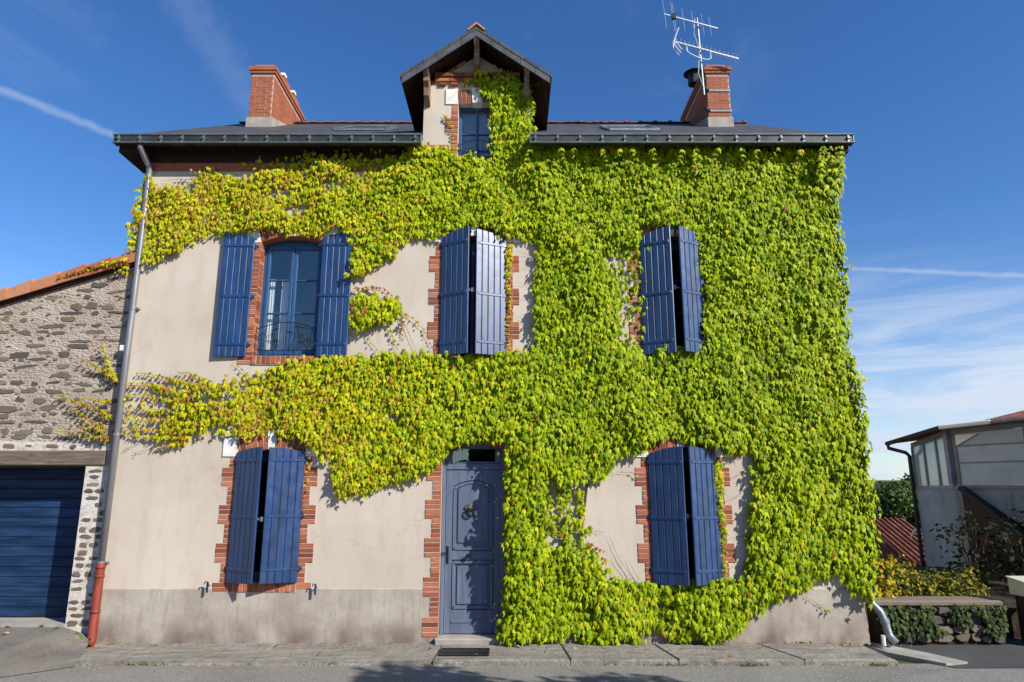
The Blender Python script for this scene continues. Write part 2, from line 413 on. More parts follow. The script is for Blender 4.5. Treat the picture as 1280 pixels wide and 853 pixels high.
# leaves carry a tint per leaf in the colour attribute
def leafmat(name, trans=0.35, rough=0.42, spec=0.4, obj=False):
    t = NT(name)
    if obj:
        c = t.n.new("ShaderNodeObjectInfo").outputs["Color"]
    else:
        a = t.n.new("ShaderNodeVertexColor"); a.layer_name = "tint"; c = a.outputs["Color"]
    t.base(c).set(rough, 0, spec)
    tl = t.n.new("ShaderNodeBsdfTranslucent")
    t.l.new(t.mix(1.0, c, (1.0, 0.95, 0.35), 'MULTIPLY'), tl.inputs["Color"])
    mx = t.n.new("ShaderNodeMixShader"); mx.inputs[0].default_value = trans
    t.l.new(t.p.outputs[0], mx.inputs[1]); t.l.new(tl.outputs[0], mx.inputs[2])
    t.l.new(mx.outputs[0], t.out.inputs["Surface"])
leafmat("vine_leaf", 0.22, 0.48, 0.14)
leafmat("vine_leaf_single", 0.22, 0.48, 0.14, obj=True)
leafmat("shrub_leaf", 0.22, 0.6, 0.12)
leafmat("tree_leaf", 0.25, 0.6, 0.2)
t = NT("vine_stem"); t.base(t.ramp(t.noise(8, 4), [(0.3, (0.10,0.045,0.025)), (0.7, (0.20,0.11,0.06))])).set(0.85, 0, 0.2)
t = NT("bark"); t.base(t.ramp(t.noise(9, 5, (2, 2, 0.5)), [(0.3, (0.05,0.04,0.03)), (0.7, (0.13,0.105,0.08))])).set(0.95, 0, 0.1).bump(t.noise(14, 5, (2, 2, 0.5)), 0.8, 0.02)
# neighbouring veranda
t = NT("grey_render")
c = t.ramp(t.noise(1.2, 6, (1, 1, 0.5)), [(0.3, (0.15,0.19,0.235)), (0.7, (0.25,0.30,0.36))])
c = t.mix(t.smooth(t.noise(2.5, 6, (2, 2, 0.5), 0.65), 0.50, 0.72, 0, 0.6), c, (0.085,0.078,0.07))
t.base(c).set(0.93, 0, 0.2).bump(t.noise(50, 5), 0.3, 0.006)
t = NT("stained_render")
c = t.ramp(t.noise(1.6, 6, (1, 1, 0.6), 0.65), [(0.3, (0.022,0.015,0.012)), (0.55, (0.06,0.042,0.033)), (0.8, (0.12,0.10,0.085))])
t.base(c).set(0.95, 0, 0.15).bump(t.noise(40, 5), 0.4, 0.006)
t = NT("veranda_frame"); t.base(t.ramp(t.noise(4, 4), [(0.3, (0.12,0.135,0.155)), (0.7, (0.19,0.21,0.235))])).set(0.6, 0, 0.4)
t = NT("veranda_panel"); t.base(t.ramp(t.noise(1.5, 4), [(0.3, (0.19,0.27,0.35)), (0.7, (0.29,0.375,0.46))])).set(0.12, 0, 0.7)
t = NT("white_plastic"); t.base((0.74,0.73,0.70)).set(0.5, 0, 0.4)
t = NT("cream_paint"); t.base(t.ramp(t.noise(8, 4), [(0.3, (0.52,0.50,0.36)), (0.7, (0.60,0.58,0.44))])).set(0.6, 0, 0.4)
t = NT("flower"); t.base((0.22,0.015,0.16)).set(0.7, 0, 0.2)
# ------------------------------------------------------------------ vine outlines (metres on the facade: x, z)
VINE = [  # (density, outline)
 (1.0, [(0.25,7.37),(0.76,7.35),(1.52,7.35),(2.41,7.34),(3.29,7.31),(4.05,7.30),(4.56,7.29),(4.93,7.27),(5.14,7.33),(5.27,7.35),(5.14,7.13),(5.05,6.83),(5.07,6.46),(5.10,5.93),(5.11,5.54),(5.09,5.16),(5.09,4.72),(5.07,4.16),(5.09,3.80),(5.10,3.45),(5.09,3.10),(5.11,2.81),(5.12,2.47),(5.12,2.19),(5.12,1.85),(5.11,1.53),(5.07,1.10),(5.05,0.83),(4.96,0.62),(4.90,0.45),(4.85,0.59),(4.71,0.70),(4.61,0.78),(4.48,0.87),(4.35,0.84),(4.13,0.80),(3.98,0.72),(3.79,0.65),(3.56,0.50),(3.36,0.35),(3.15,0.19),(2.97,0.09),(2.77,0.10),(2.60,0.03),(2.44,0.12),(2.27,0.00),(2.08,0.06),(1.87,0.09),(1.65,0.00),(1.41,0.05),(1.17,0.00),(0.89,0.06),(0.70,0.00),(0.54,0.09),(0.30,0.03),(0.09,0.04),(-0.09,0.06),(-0.17,0.09),(-0.09,0.37),(-0.07,0.62),(-0.04,0.89),(-0.08,1.10),(-0.06,1.42),(-0.07,1.74),(-0.07,2.08),(-0.10,2.41),(-0.07,2.67),(-0.23,2.68),(-0.41,2.73),(-0.51,2.68),(-0.67,2.73),(-0.80,2.64),(-0.96,2.50),(-1.12,2.40),(-1.30,2.27),(-1.57,2.14),(-1.93,2.05),(-2.20,1.96),(-2.39,1.86),(-2.54,2.05),(-2.59,2.30),(-2.62,2.48),(-2.80,2.57),(-2.94,2.66),(-3.09,2.76),(-3.32,2.77),(-3.42,2.89),(-3.57,2.80),(-3.71,2.79),(-3.88,2.77),(-3.97,2.85),(-4.13,2.80),(-4.29,2.85),(-4.54,2.81),(-4.78,2.76),(-5.00,2.69),(-5.12,2.68),(-5.04,2.98),(-4.96,3.33),(-4.74,3.52),(-4.43,3.54),(-4.11,3.59),(-3.76,3.71),(-3.44,3.74),(-3.28,3.86),(-3.01,3.90),(-2.60,3.92),(-2.25,3.96),(-1.77,3.93),(-1.30,3.96),(-1.04,3.93),(-0.47,3.90),(0.00,3.95),(0.38,4.00),(0.39,4.29),(0.37,4.53),(0.39,4.78),(0.36,5.16),(0.39,5.47),(0.38,5.76),(0.18,5.79),(0.00,5.84),(-0.07,5.90),(-0.25,5.93),(-0.49,5.95),(-0.64,6.02),(-0.84,5.97),(-1.03,5.89),(-1.16,5.80),(-1.35,5.84),(-1.57,5.81),(-1.72,5.72),(-1.86,5.55),(-2.12,5.36),(-2.35,5.16),(-2.43,5.26),(-2.44,5.54),(-2.43,5.80),(-2.59,5.92),(-2.74,6.03),(-2.91,5.98),(-3.00,5.90),(-3.17,5.84),(-3.35,5.85),(-3.50,5.93),(-3.53,6.06),(-3.64,5.99),(-3.82,6.01),(-3.97,5.95),(-4.14,5.95),(-4.31,5.89),(-4.47,5.82),(-4.64,5.79),(-4.83,5.75),(-5.07,5.64),(-5.30,5.55),(-5.51,5.44),(-5.74,5.49),(-5.91,5.67),(-5.92,5.98),(-5.86,6.30),(-5.79,6.59),(-5.75,6.89),(-5.62,6.64),(-5.32,6.64),(-5.00,6.62),(-4.99,6.89),(-4.75,6.97),(-4.47,6.83),(-4.26,6.78),(-3.90,6.92),(-3.52,6.98),(-3.15,7.05),(-2.77,7.09),(-2.27,7.16),(-1.89,7.13),(-1.59,7.24),(-1.39,7.30),(-1.20,7.34),(-1.04,7.22),(-0.86,7.15),(-0.56,7.11),(-0.30,7.13),(-0.29,7.41),(-0.33,7.72),(-0.28,7.97),(-0.36,8.23),(-0.52,8.37),(-0.73,8.49),(-0.78,8.57),(-0.52,8.57),(-0.28,8.52),(-0.03,8.57),(0.13,8.46),(0.23,8.23),(0.31,7.97),(0.26,7.72),(0.20,7.52)]),
 (1.0, [(-2.44,4.79),(-2.23,4.82),(-1.95,4.78),(-1.73,4.71),(-1.69,4.61),(-1.82,4.51),(-2.03,4.43),(-2.24,4.33),(-2.42,4.30)]),
 (0.24, [(-5.74,3.52),(-5.40,3.61),(-4.98,3.54),(-4.68,3.45),(-4.92,2.98),(-5.06,2.68),(-5.29,2.66),(-5.65,2.77),(-5.74,3.15)]),
 (0.13, [(-4.29,7.07),(-3.66,7.19),(-2.78,7.27),(-1.52,7.33),(-1.51,7.13),(-2.77,7.05),(-3.89,6.89)]),
 (0.15, [(0.00,1.74),(0.48,2.05),(0.54,1.64),(0.67,1.58),(0.90,1.64),(1.10,1.53),(1.06,1.21),(1.20,1.10),(1.30,1.01),(1.43,0.82),(0.66,0.93),(0.11,1.10)]),
]
HOLES = [  # (remaining density, outline)
 (0.0, [(0.45,2.11),(0.59,2.14),(0.75,2.10),(0.93,2.15),(1.09,2.12),(1.27,2.23),(1.42,2.40),(1.51,2.51),(1.81,2.56),(1.98,2.64),(2.44,2.73),(2.90,2.61),(3.33,2.55),(3.50,2.48),(3.47,2.19),(3.41,1.91),(3.42,1.64),(3.36,1.31),(3.35,1.04),(3.26,0.79),(2.92,0.75),(2.09,0.73),(1.76,0.74),(1.56,0.77),(1.39,0.80),(1.15,0.91),(1.13,1.03),(1.09,1.21),(1.08,1.10),(0.98,1.06),(0.83,1.15),(0.80,1.31),(0.67,1.21),(0.58,1.10),(0.49,1.15),(0.40,1.26),(0.49,1.44),(0.56,1.58),(0.48,1.74),(0.45,1.91)]),
 (0.13, [(1.43,5.51),(1.65,5.64),(1.95,5.67),(1.96,3.98),(1.66,4.08),(1.50,4.53),(1.59,4.90)]),
 (0.05, [(-3.55,6.34),(-3.33,6.40),(-2.98,6.30),(-3.00,6.22),(-3.32,6.19),(-3.57,6.24)]),
 (0.06, [(-3.93,6.62),(-3.60,6.64),(-3.47,6.52),(-3.86,6.50)]),
 (0.04, [(-3.11,6.75),(-2.76,6.81),(-2.43,6.70),(-2.62,6.62),(-2.95,6.62)]),
 (0.04, [(-2.80,7.02),(-2.02,7.05),(-1.86,6.94),(-2.51,6.89)]),
 (0.05, [(-1.88,3.10),(-1.60,3.10),(-1.62,2.98),(-1.85,2.97)]),
 (0.12, [(2.84,5.22),(2.96,5.22),(3.00,4.59),(2.90,4.53)]),
 (0.0, [(1.96,5.93),(2.59,6.02),(2.85,5.85),(2.91,4.00),(1.96,3.97)]),
]
def inside(poly, x, z):
    p = np.asarray(poly); res = np.zeros(x.shape, bool)
    xa, za = p[:, 0], p[:, 1]; xb, zb = np.roll(xa, -1), np.roll(za, -1)
    for a, b, c, d in zip(xa, za, xb, zb):
        if b == d: continue
        m = ((b > z) != (d > z)) & (x < (c - a) * (z - b) / (d - b) + a)
        res ^= m
    return res
def vine_density(x, z):
    d = np.zeros(x.shape)
    for k, p in VINE: d = np.maximum(d, k * inside(p, x, z))
    for k, p in HOLES:
        m = inside(p, x, z); d[m] = np.minimum(d[m], k)
    # the thin hanging shoots cross the bare patch beside the lower right window
    m = inside(VINE[4][1], x, z); d[m] = np.maximum(d[m], 0.13)
    return d

# ------------------------------------------------------------------ setting: ground, road, pavement
def height(x, y):
    h = np.full_like(x, -0.10)
    drop = np.clip((y - 1.5) / 9.0, 0, 1); drop = drop*drop*(3-2*drop)
    h -= 2.6 * drop
    far = np.clip((y - 60) / 240.0, 0, 1)
    h += far * (3.6 + 5.5*np.sin(x*0.011 + 0.6) + 3.0*np.sin(x*0.027 + y*0.01))
    return h
gx = np.concatenate([np.linspace(-900, -60, 22), np.linspace(-40, 40, 41), np.linspace(60, 900, 22)])
gy = np.concatenate([np.linspace(-300, -20, 8), np.linspace(-12, 20, 33), np.linspace(26, 900, 45)])
X, Y = np.meshgrid(gx, gy, indexing='ij'); Z = height(X, Y)
V = np.stack([X, Y, Z], -1).reshape(-1, 3); ny = len(gy)
F4 = [(i*ny+j, (i+1)*ny+j, (i+1)*ny+j+1, i*ny+j+1) for i in range(len(gx)-1) for j in range(ny-1)]
me = bpy.data.meshes.new("ground"); me.from_pydata(V.tolist(), [], F4); me.update()
me.polygons.foreach_set('use_smooth', [True]*len(me.polygons)); me.materials.append(MATS["terrain"])
tag(link("ground", me), kind='structure')
m = MB(); m.box(-60, 60, -16, -0.80, -0.30, -0.076)
tag(m.build("road", "asphalt_old"), kind='structure')
# driveway ramp up to the garage on the left
m = MB()
m.poly([(-14,-2.4,-0.070),(-6.9,-2.4,-0.070),(-5.35,-0.98,-0.066),(-5.62,-0.30,0.035),(-5.80,0.0,0.10),(-6.16,0.0,0.205),(-14,0.0,0.23),
        (-14,-0.5,0.17),(-6.3,-0.5,0.11)],
       [(0,1,8,7),(1,2,3,8),(3,4,5,8),(5,6,7,8)])
m.build("garage_ramp", "asphalt_ramp")
ramp = bpy.data.objects["garage_ramp"]; tag(ramp, kind='structure')
m = MB(); m.box(-14, -6.16, 0.0, 0.62, -0.1, 0.245)
tag(m.build("garage_threshold", "pale_concrete"), kind='structure')
# driveway on the right
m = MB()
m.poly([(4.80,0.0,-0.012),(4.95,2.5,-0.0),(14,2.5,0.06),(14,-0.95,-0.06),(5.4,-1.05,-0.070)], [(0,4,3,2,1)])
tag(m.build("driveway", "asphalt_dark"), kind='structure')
# pavement slabs with cracks between them
pav = MB(); pav.prism_z([(-5.52,-0.86),(4.78,-0.90),(4.80,-0.012),(-5.75,-0.012)], -0.25, -0.030)
pav = tag(pav.build("pavement", "pavement_cement"), kind='structure')
cuts = [(-5.60,-5.66),(-3.20,-3.23),(-0.98,-0.95),(0.72,0.66),(2.06,1.92),(3.62,3.34),(4.76,4.30)]
for (a0, a1), (b0, b1) in zip(cuts[:-1], cuts[1:]):
    g = 0.007 if a0 > 0 else 0.003
    kerb = -0.055 if a0 < -3 else -0.004
    yo = -0.90 + random.uniform(-0.012, 0.012)
    m = MB()
    pts = [(a0+g, yo), ((a0+b0)/2, yo + random.uniform(-0.008, 0.008)), (b0-g, yo + random.uniform(-0.01, 0.01)), (b1-g, 0.0), (a1+g, 0.0)]
    n = len(pts); c = 0.018
    ctr = Vector((sum(p[0] for p in pts)/n, sum(p[1] for p in pts)/n))
    ins = [tuple(Vector(p) + (ctr-Vector(p)).normalized()*c) for p in pts]
    def pz(y, base): return base + (0.0 if y > -0.4 else (kerb*min(1, (-0.4-y)/0.5)))
    v = [(x, y, -0.2) for x, y in pts] + [(x, y, pz(y, -c)) for x, y in pts] + [(x, y, pz(y, 0.0)) for x, y in ins]
    f = [tuple(range(2*n, 3*n))] + [(i, (i+1) % n, (i+1) % n+n, i+n) for i in range(n)] + [(i+n, (i+1) % n+n, (i+1) % n+2*n, i+2*n) for i in range(n)]
    m.poly(v, f); m.build("paving_slab", "pavement_cement", pav)
m = MB(); m.prism_z([(4.84,-0.02),(5.18,-0.05),(5.40,-0.35),(5.66,-0.86),(5.34,-0.95),(4.92,-0.40)], -0.12, 0.022)
sl = m.build("paving_slab", "pale_concrete", pav); sl.location = (0, 0, -0.02); sl.rotation_euler = (R(0.9), R(0.3), 0)

# ------------------------------------------------------------------ the house
XL, XR = -5.72, 4.88
WT = 7.34                      # wall head under the eaves
house = empty("village_house", (-0.42, 0, 0))
tag(house, "tall beige house with blue shutters, brick trim and gabled dormer, covered in green vine", "house")
house_off = Vector((-0.42, 0, 0))
def H(mb, name, mat, parent=None, smooth=False):
    """part of the house, modelled in world metres"""
    o = mb.build(name, mat, None, smooth)
    if parent is None:
        o.parent = house; o.matrix_parent_inverse = Matrix.Translation(-house_off)
    else:
        o.parent = parent; o.matrix_parent_inverse = Matrix.Identity(4)
    return o
# openings: x0, x1, z0, spring, crown
OP = dict(UL=(-3.88,-2.93,4.00,5.80,5.89), UM=(-1.06,-0.10,4.00,5.80,5.89), UR=(1.98,2.92,4.00,5.80,5.89),
          LL=(-3.95,-3.00,0.79,2.53,2.62), LR=(1.98,2.92,0.79,2.52,2.65), DO=(-1.02,-0.11,0.075,2.60,2.73))
TH = 0.42
m = MB()
def wall_band(m, z0, z1, ops, y0, y1):
    ops = sorted(ops); xs = XL
    for a, b, oz0, oz1 in ops:
        m.box(xs, a, y0, y1, z0, z1)
        if oz0 > z0 + 1e-4: m.box(a, b, y0, y1, z0, oz0)
        if oz1 < z1 - 1e-4: m.box(a, b, y0, y1, oz1, z1)
        xs = b
    m.box(xs, XR, y0, y1, z0, z1)
wall_band(m, 0.70, 3.40, [(OP[k][0], OP[k][1], max(0.70, OP[k][2]), OP[k][4]) for k in ("LL", "DO", "LR")], 0, TH)
wall_band(m, 7.0, 7.52, [(-0.87, -0.26, 7.12, 7.52)], 0, 0.30)
wall_band(m, 3.40, 7.0, [(OP[k][0], OP[k][1], OP[k][2], OP[k][4]) for k in ("UL", "UM", "UR")], 0, TH)
# side and back walls, gables
RIDGE_Y, RIDGE_Z = 4.0, 10.13
for xa, xb in ((XL, XL+0.4), (XR-0.4, XR)):
    m.prism_x([(TH, 0.0), (8.0, 0.0), (8.0, WT), (RIDGE_Y, RIDGE_Z-0.12), (TH, WT+0.16)], xa, xb)
m.box(XL+0.4, XR-0.4, 7.6, 8.0, 0, WT)
H(m, "wall", "render_wall")
m = MB(); m.box(XL+0.4, XR-0.4, 0.42, 7.6, 3.22, 3.40); m.box(XL+0.4, XR-0.4, 0.42, 7.6, 6.9, 7.0)
m.box(XL+0.4, XR-0.4, 3.2, 3.3, 0.05, 3.2); m.box(XL+0.4, XR-0.4, 3.2, 3.3, 3.45, 6.85); m.box(XL+0.4, XR-0.4, 0.42, 3.2, 0.0, 0.06)
H(m, "floor_and_partition", "interior")
m = MB()
pl = 0.012
for a, b in ((XL-pl, -1.24), (0.10, XR+pl)):
    m.prism_x([(-pl, -0.05), (TH-0.01, -0.05), (TH-0.01, 0.70), (0.0, 0.712), (-pl, 0.70)], a, b)
m.box(-1.24, -1.02, 0.0, TH-0.02, -0.05, 0.70); m.box(-0.11, 0.10, 0.0, TH-0.02, -0.05, 0.70)
m.box(-1.02, -0.11, 0.03, TH-0.02, -0.05, 0.062)
H(m, "plinth", "plinth_cement")
m = MB(); m.cbox(-1.05, -0.08, -0.10, 0.30, -0.02, 0.074, 0.012); H(m, "door_step", "pale_concrete")

# --- brickwork: every brick its own block on a mortar bed
BRICKS = []          # (owner part, x0, x1, z0, z1, y0)
brick_cache = {}
def brick_mesh(w, h, d):
    k = (round(w, 2), round(h, 3), round(d, 2))
    if k not in brick_cache:
        mb = MB(); mb.cbox(-w/2, w/2, -d/2, d/2, -h/2, h/2, 0.004)
        me = mb.mesh("brick"); fixn(me); me.materials.append(MATS["brick"]); brick_cache[k] = me
    return brick_cache[k]
hidden = MB()
def put_brick(owner, cx, cz, w, h, y0=-0.012, d=0.06, ang=0.0, always=False):
    dn = vine_density(np.array([cx]), np.array([cz]))[0]
    near = vine_density(np.array([cx-0.09, cx+0.09, cx, cx]), np.array([cz, cz, cz-0.09, cz+0.09])).min()
    if dn > 0.6 and near > 0.6 and not always:
        hidden.box(cx-w/2, cx+w/2, y0, y0+d, cz-h/2, cz+h/2); return
    o = link("brick", brick_mesh(w, h, d), owner)
    jy = random.uniform(-0.002, 0.003)
    o.location = (cx, y0 + d/2 + jy, cz); o.rotation_euler = (0, ang, 0)
CH = 0.0656
def surround(key, sill=True, arch=True, long_=0.215, short=0.118, depth=0.16, white=True, key_stone=True):
    x0, x1, z0, zs, zc = OP[key]
    cx = (x0+x1)/2; hw = (x1-x0)/2
    # mortar bed, stepped like the quoins
    rev = MB(); mb = MB(); zz = z0 - (2*CH if sill else 0.0); k = 0; blocks = []
    if sill: blocks.append((zz, zz+2*CH, long_)); zz += 2*CH
    n = 0
    while zz < zs - 0.02:
        ze = min(zz + 4*CH, zs); wd = short if n % 2 == 0 else long_
        if not sill: wd = long_ if n % 2 == 0 else short
        blocks.append((zz, ze, wd)); zz = ze; n += 1
    for a, b, wd in blocks:
        for s, xe in ((-1, x0), (1, x1)):
            xa, xb = sorted((xe, xe + s*wd)); mb.box(xa+0.002, xb-0.002, -0.005, 0.03, a, b)
            # reveal bed
            ra, rb = sorted((xe, xe - s*0.004)); rev.box(ra, rb, -0.003, depth, a, b)
    if sill: mb.box(x0, x1, -0.020, depth, z0-2*CH, z0-0.004)
    if arch:     # segmental infill under the flat head of the opening
        N = 12; out = [(x0, zc), (x1, zc)]
        arc = [(cx + hw*math.cos(math.pi*0) - 2*hw*i/N, 0) for i in range(N+1)]
        arc = [(x, zs + (zc-zs-0.004)*(1-((x-cx)/hw)**2)) for x, _ in arc]
        for (xa, za), (xb, zb) in zip(arc[:-1], arc[1:]):
            rev.prism_y([(xb, zb), (xa, za), (xa, zc+0.004), (xb, zc+0.004)], -0.006, depth)
        mb.prism_y([(x0-0.02, zs)] + [(x, z+0.004) for x, z in arc[::-1]][1:-1] + [(x1+0.02, zs), (x1+0.06, zs+0.235), (cx, zc+0.235), (x0-0.06, zs+0.235)], -0.0045, 0.02)
    ow = H(mb, "door_surround" if key == "DO" else "window_surround", "mortar")
    H(rev, "reveal", "brick_mass", ow)
    for a, b, wd in blocks:
        nc = max(1, round((b-a)/CH)); h = (b-a)/nc
        for i in range(nc):
            zc_ = a + h*(i+0.5)
            for s, xe in ((-1, x0), (1, x1)):
                bw = wd - 0.006 + random.uniform(-0.006, 0.004)
                put_brick(ow, xe + s*(bw/2 + 0.001), zc_, bw, h-0.010)
                # header seen in the reveal
                if s == -1 and key == "UL":
                    o = link("brick", brick_mesh(0.014, h-0.010, 0.155), ow); o.location = (xe+0.002, 0.069, zc_)
    if sill:
        nb = round((x1-x0)/0.072); w = (x1-x0)/nb
        for i in range(nb):
            put_brick(ow, x0 + w*(i+0.5), z0 - CH, w-0.009, 2*CH-0.012, -0.026, 0.10)
    if arch:
        rise = zc - zs; rad = (hw*hw + rise*rise)/(2*rise); zr = zc - rad
        half = math.asin(hw/rad) + 0.02
        nb = 13
        for i in range(nb):
            an = -half + 2*half*(i+0.5)/nb
            if white and i == nb//2: continue
            r0 = rad + 0.115
            put_brick(ow, cx + r0*math.sin(an), zr + r0*math.cos(an), 2*half*rad/nb - 0.006, 0.215, -0.012, 0.15, an)
        if white:
            ks = MB(); w0 = half*rad/nb*1.35
            ks.prism_y([(cx-w0, zc+0.004), (cx+w0, zc+0.004), (cx+w0*1.35, zc+0.262), (cx-w0*1.35, zc+0.262)], -0.022, 0.14)
            H(ks, "keystone", "white_stone")
            for s, xe in ((-1, x0), (1, x1)):
                sp = MB(); xa = xe - s*0.004; an = s*half
                sp.prism_y([(xa, zs-0.01), (xa + s*0.06, zs+0.25), (xa + s*0.235, zs+0.25), (xa + s*0.235, zs-0.01)], -0.018, 0.06)
                H(sp, "springer_stone", "white_stone")
    return ow
for k in ("UL", "UM", "UR", "LL", "LR"): surround(k)
surround("DO", sill=False, depth=0.05)

# --- windows
def window(key, yb=0.17, curtain=False):
    x0, x1, z0, zs, zc = OP[key]; f = 0.05
    fr = MB()
    fr.cbox(x0+0.004, x0+f, yb, yb+0.07, z0, zc, 0.006); fr.cbox(x1-f, x1-0.004, yb, yb+0.07, z0, zc, 0.006)
    fr.cbox(x0+f, x1-f, yb, yb+0.07, z0+0.002, z0+0.05, 0.006); fr.box(x0+f, x1-f, yb+0.004, yb+0.07, zs-0.02, zc)
    w = H(fr, "window", "window_blue")
    cx = (x0+x1)/2; b = z0+0.052; t_ = zs-0.022
    for s in (-1, 1):
        sa, sb = (x0+f+0.003, cx-0.003) if s < 0 else (cx+0.003, x1-f-0.003)
        sm = MB()
        sm.cbox(sa, sa+0.052, yb-0.012, yb+0.04, b, t_, 0.008); sm.cbox(sb-0.052, sb, yb-0.012, yb+0.04, b, t_, 0.008)
        sm.box(sa+0.052, sb-0.052, yb-0.006, yb+0.04, b, b+0.07); sm.box(sa+0.052, sb-0.052, yb-0.006, yb+0.04, t_-0.05, t_)
        sash = H(sm, "sash", "window_blue", w)
        ih = (t_-0.05) - (b+0.07)
        for q in (0.36, 0.69):
            zb = b + 0.07 + ih*q
            gb = MB(); gb.cbox(sa+0.052, sb-0.052, yb, yb+0.034, zb-0.013, zb+0.013, 0.006); H(gb, "glazing_bar", "window_blue", w)
        lv = [0, 0.36, 0.69, 1]
        for q0, q1 in zip(lv[:-1], lv[1:]):
            pm = MB(); pm.box(sa+0.050, sb-0.050, yb+0.016, yb+0.020, b+0.07+ih*q0+0.012*(q0 > 0), b+0.07+ih*q1-0.012*(q1 < 1)); H(pm, "pane", "glass", w)
    if curtain:
        for xa, xb, zt in ((x0+0.06, x0+0.17, 5.28), (cx-0.20, cx-0.09, 5.28)):
            cm = MB()
            for i in range(6):
                u0, u1 = xa + (xb-xa)*i/6, xa + (xb-xa)*(i+1)/6
                cm.prism_z([(u0, yb+0.10+0.012*(i % 2)), (u1, yb+0.10+0.012*((i+1) % 2)), (u1, yb+0.105+0.012*((i+1) % 2)), (u0, yb+0.105+0.012*(i % 2))], z0+0.05, zt)
            H(cm, "curtain", "curtain", w)
    return w
window("UL", curtain=True)
for k in ("UM", "UR", "LL", "LR"): window(k)
# iron guard rail in front of the open window
g = MB(); x0, x1 = OP["UL"][0]+0.01, OP["UL"][1]-0.01; yg = 0.05; N = 16
g.tube([(x0 + (x1-x0)*i/N, yg, 4.42 + 0.11*math.sin(math.pi*i/N)) for i in range(N+1)], 0.007, 5)
g.tube([(x0, yg, 4.10), (x1, yg, 4.10)], 0.007, 5)
g.tube([(x0, yg, 4.02), (x0, yg, 4.46)], 0.008, 5); g.tube([(x1, yg, 4.02), (x1, yg, 4.46)], 0.008, 5)
for i in range(1, 12):
    x = x0 + (x1-x0)*i/12; zt = 4.42 + 0.11*math.sin(math.pi*i/12)
    g.tube([(x, yg, 4.10), (x + 0.03*math.sin(i*2.1), yg, (4.1+zt)/2), (x, yg, zt)], 0.004, 4)
for xc in (x0+0.24, x1-0.24):
    g.tube([(xc + 0.09*math.cos(a/8*2*math.pi)*(1-a/26), yg-0.004, 4.27 + 0.09*math.sin(a/8*2*math.pi)*(1-a/26)) for a in range(20)], 0.004, 4)
H(g, "guard_rail", "black_iron")

# --- shutters
def shutter(hx, s, ang, z0, zo, zi, w, y=-0.022):
    """s=+1 hinged on its left; ang = degrees swung out from closed"""
    def top(u): return zo + (zi-zo)*(1-(1-u/w)**2) - z0
    NP = 5; pw = w/NP
    mb = MB()
    pts = [(0.006, 0.01), (w-0.006, 0.01)] + [(w*(1-i/8)*(w-0.012)/w + 0.006, top(w*(1-i/8)) - 0.006) for i in range(9)]
    mb.prism_y([(s*u, z) for u, z in pts], -0.006, 0.006)
    sh = mb.build("shutter", "shutter_blue")
    for i in range(NP):
        a, b = i*pw + 0.0022, (i+1)*pw - 0.0022; c = 0.0085
        for side, y0, y1 in ((1, -0.017, -0.0062), (-1, 0.0062, 0.017)):
            yf, ybk = (y0, y1) if side > 0 else (y1, y0)
            yc = yf + c*side
            ta, tb = top(a), top(b)
            v = [(a, yc, 0), (a+c, yf, 0), (b-c, yf, 0), (b, yc, 0), (b, ybk, 0), (a, ybk, 0)]
            vv = [(s*u, yy, 0.0) for u, yy, _ in v] + [(s*u, yy, top(min(max(u, 0), w))) for u, yy, _ in v]
            fs = [(0,1,2,3,4,5), (11,10,9,8,7,6)] + [(q, (q+1) % 6, (q+1) % 6+6, q+6) for q in range(6)]
            if side > 0: pm = MB()
            pm.poly(vv, fs)
        pm.build("plank", "shutter_blue", sh)
    hgt = zo - z0
    for q in (0.10, 0.50, 0.935):
        zz = hgt*q
        bm_ = MB(); xa, xb = sorted((s*(-0.01), s*(w-0.03)))
        bm_.cbox(xa, xb, -0.0255, -0.0168, zz-0.021, zz+0.021, 0.005)
        b2 = MB(); b2.cbox(xa + (0.02 if s > 0 else 0), xb - (0 if s > 0 else 0.02), -0.028, -0.0168, zz-0.021, zz+0.021, 0.005)
        bm_.v += [(x, -yy, z) for x, yy, z in b2.v]; o = len(b2.v); bm_.f += [tuple(i+o for i in f) for f in b2.f]
        bm_.build("batten", "shutter_blue", sh)
        hg = MB(); hg.tube([(s*-0.016, -0.008, zz-0.035), (s*-0.016, -0.008, zz+0.035)], 0.014, 8)
        hg.box(*sorted((s*-0.055, s*-0.014)), -0.016, 0.0, zz-0.016, zz+0.016)
        hg.build("hinge", "iron_blue", sh)
    sh.location = (hx, y, z0); sh.rotation_euler = (0, 0, -s*R(ang))
    sh.parent = house; sh.matrix_parent_inverse = Matrix.Translation(-house_off)
    return sh
U0, UO, UI = 3.995, 5.865, 5.955
shutter(-3.965, 1, 177.5, 3.985, 5.84, 5.92, 0.475, -0.034)
shutter(-2.925, -1, 177.5, 3.985, 5.86, 5.935, 0.475, -0.034)
shutter(-1.075, 1, 29, U0, UO, UI, 0.495)
shutter(-0.095, -1, 23, U0, 5.835, 5.925, 0.49)
shutter(1.965, 1, 27, 4.01, 5.85, 5.96, 0.49)
shutter(2.93, -1, 31, 4.02, 5.845, 5.955, 0.485)
shutter(-3.965, 1, 28, 0.795, 2.575, 2.64, 0.50)
shutter(-2.985, -1, 20, 0.795, 2.58, 2.64, 0.50)
shutter(1.965, 1, 26, 0.775, 2.55, 2.65, 0.50)
shutter(2.935, -1, 27, 0.775, 2.55, 2.65, 0.50)
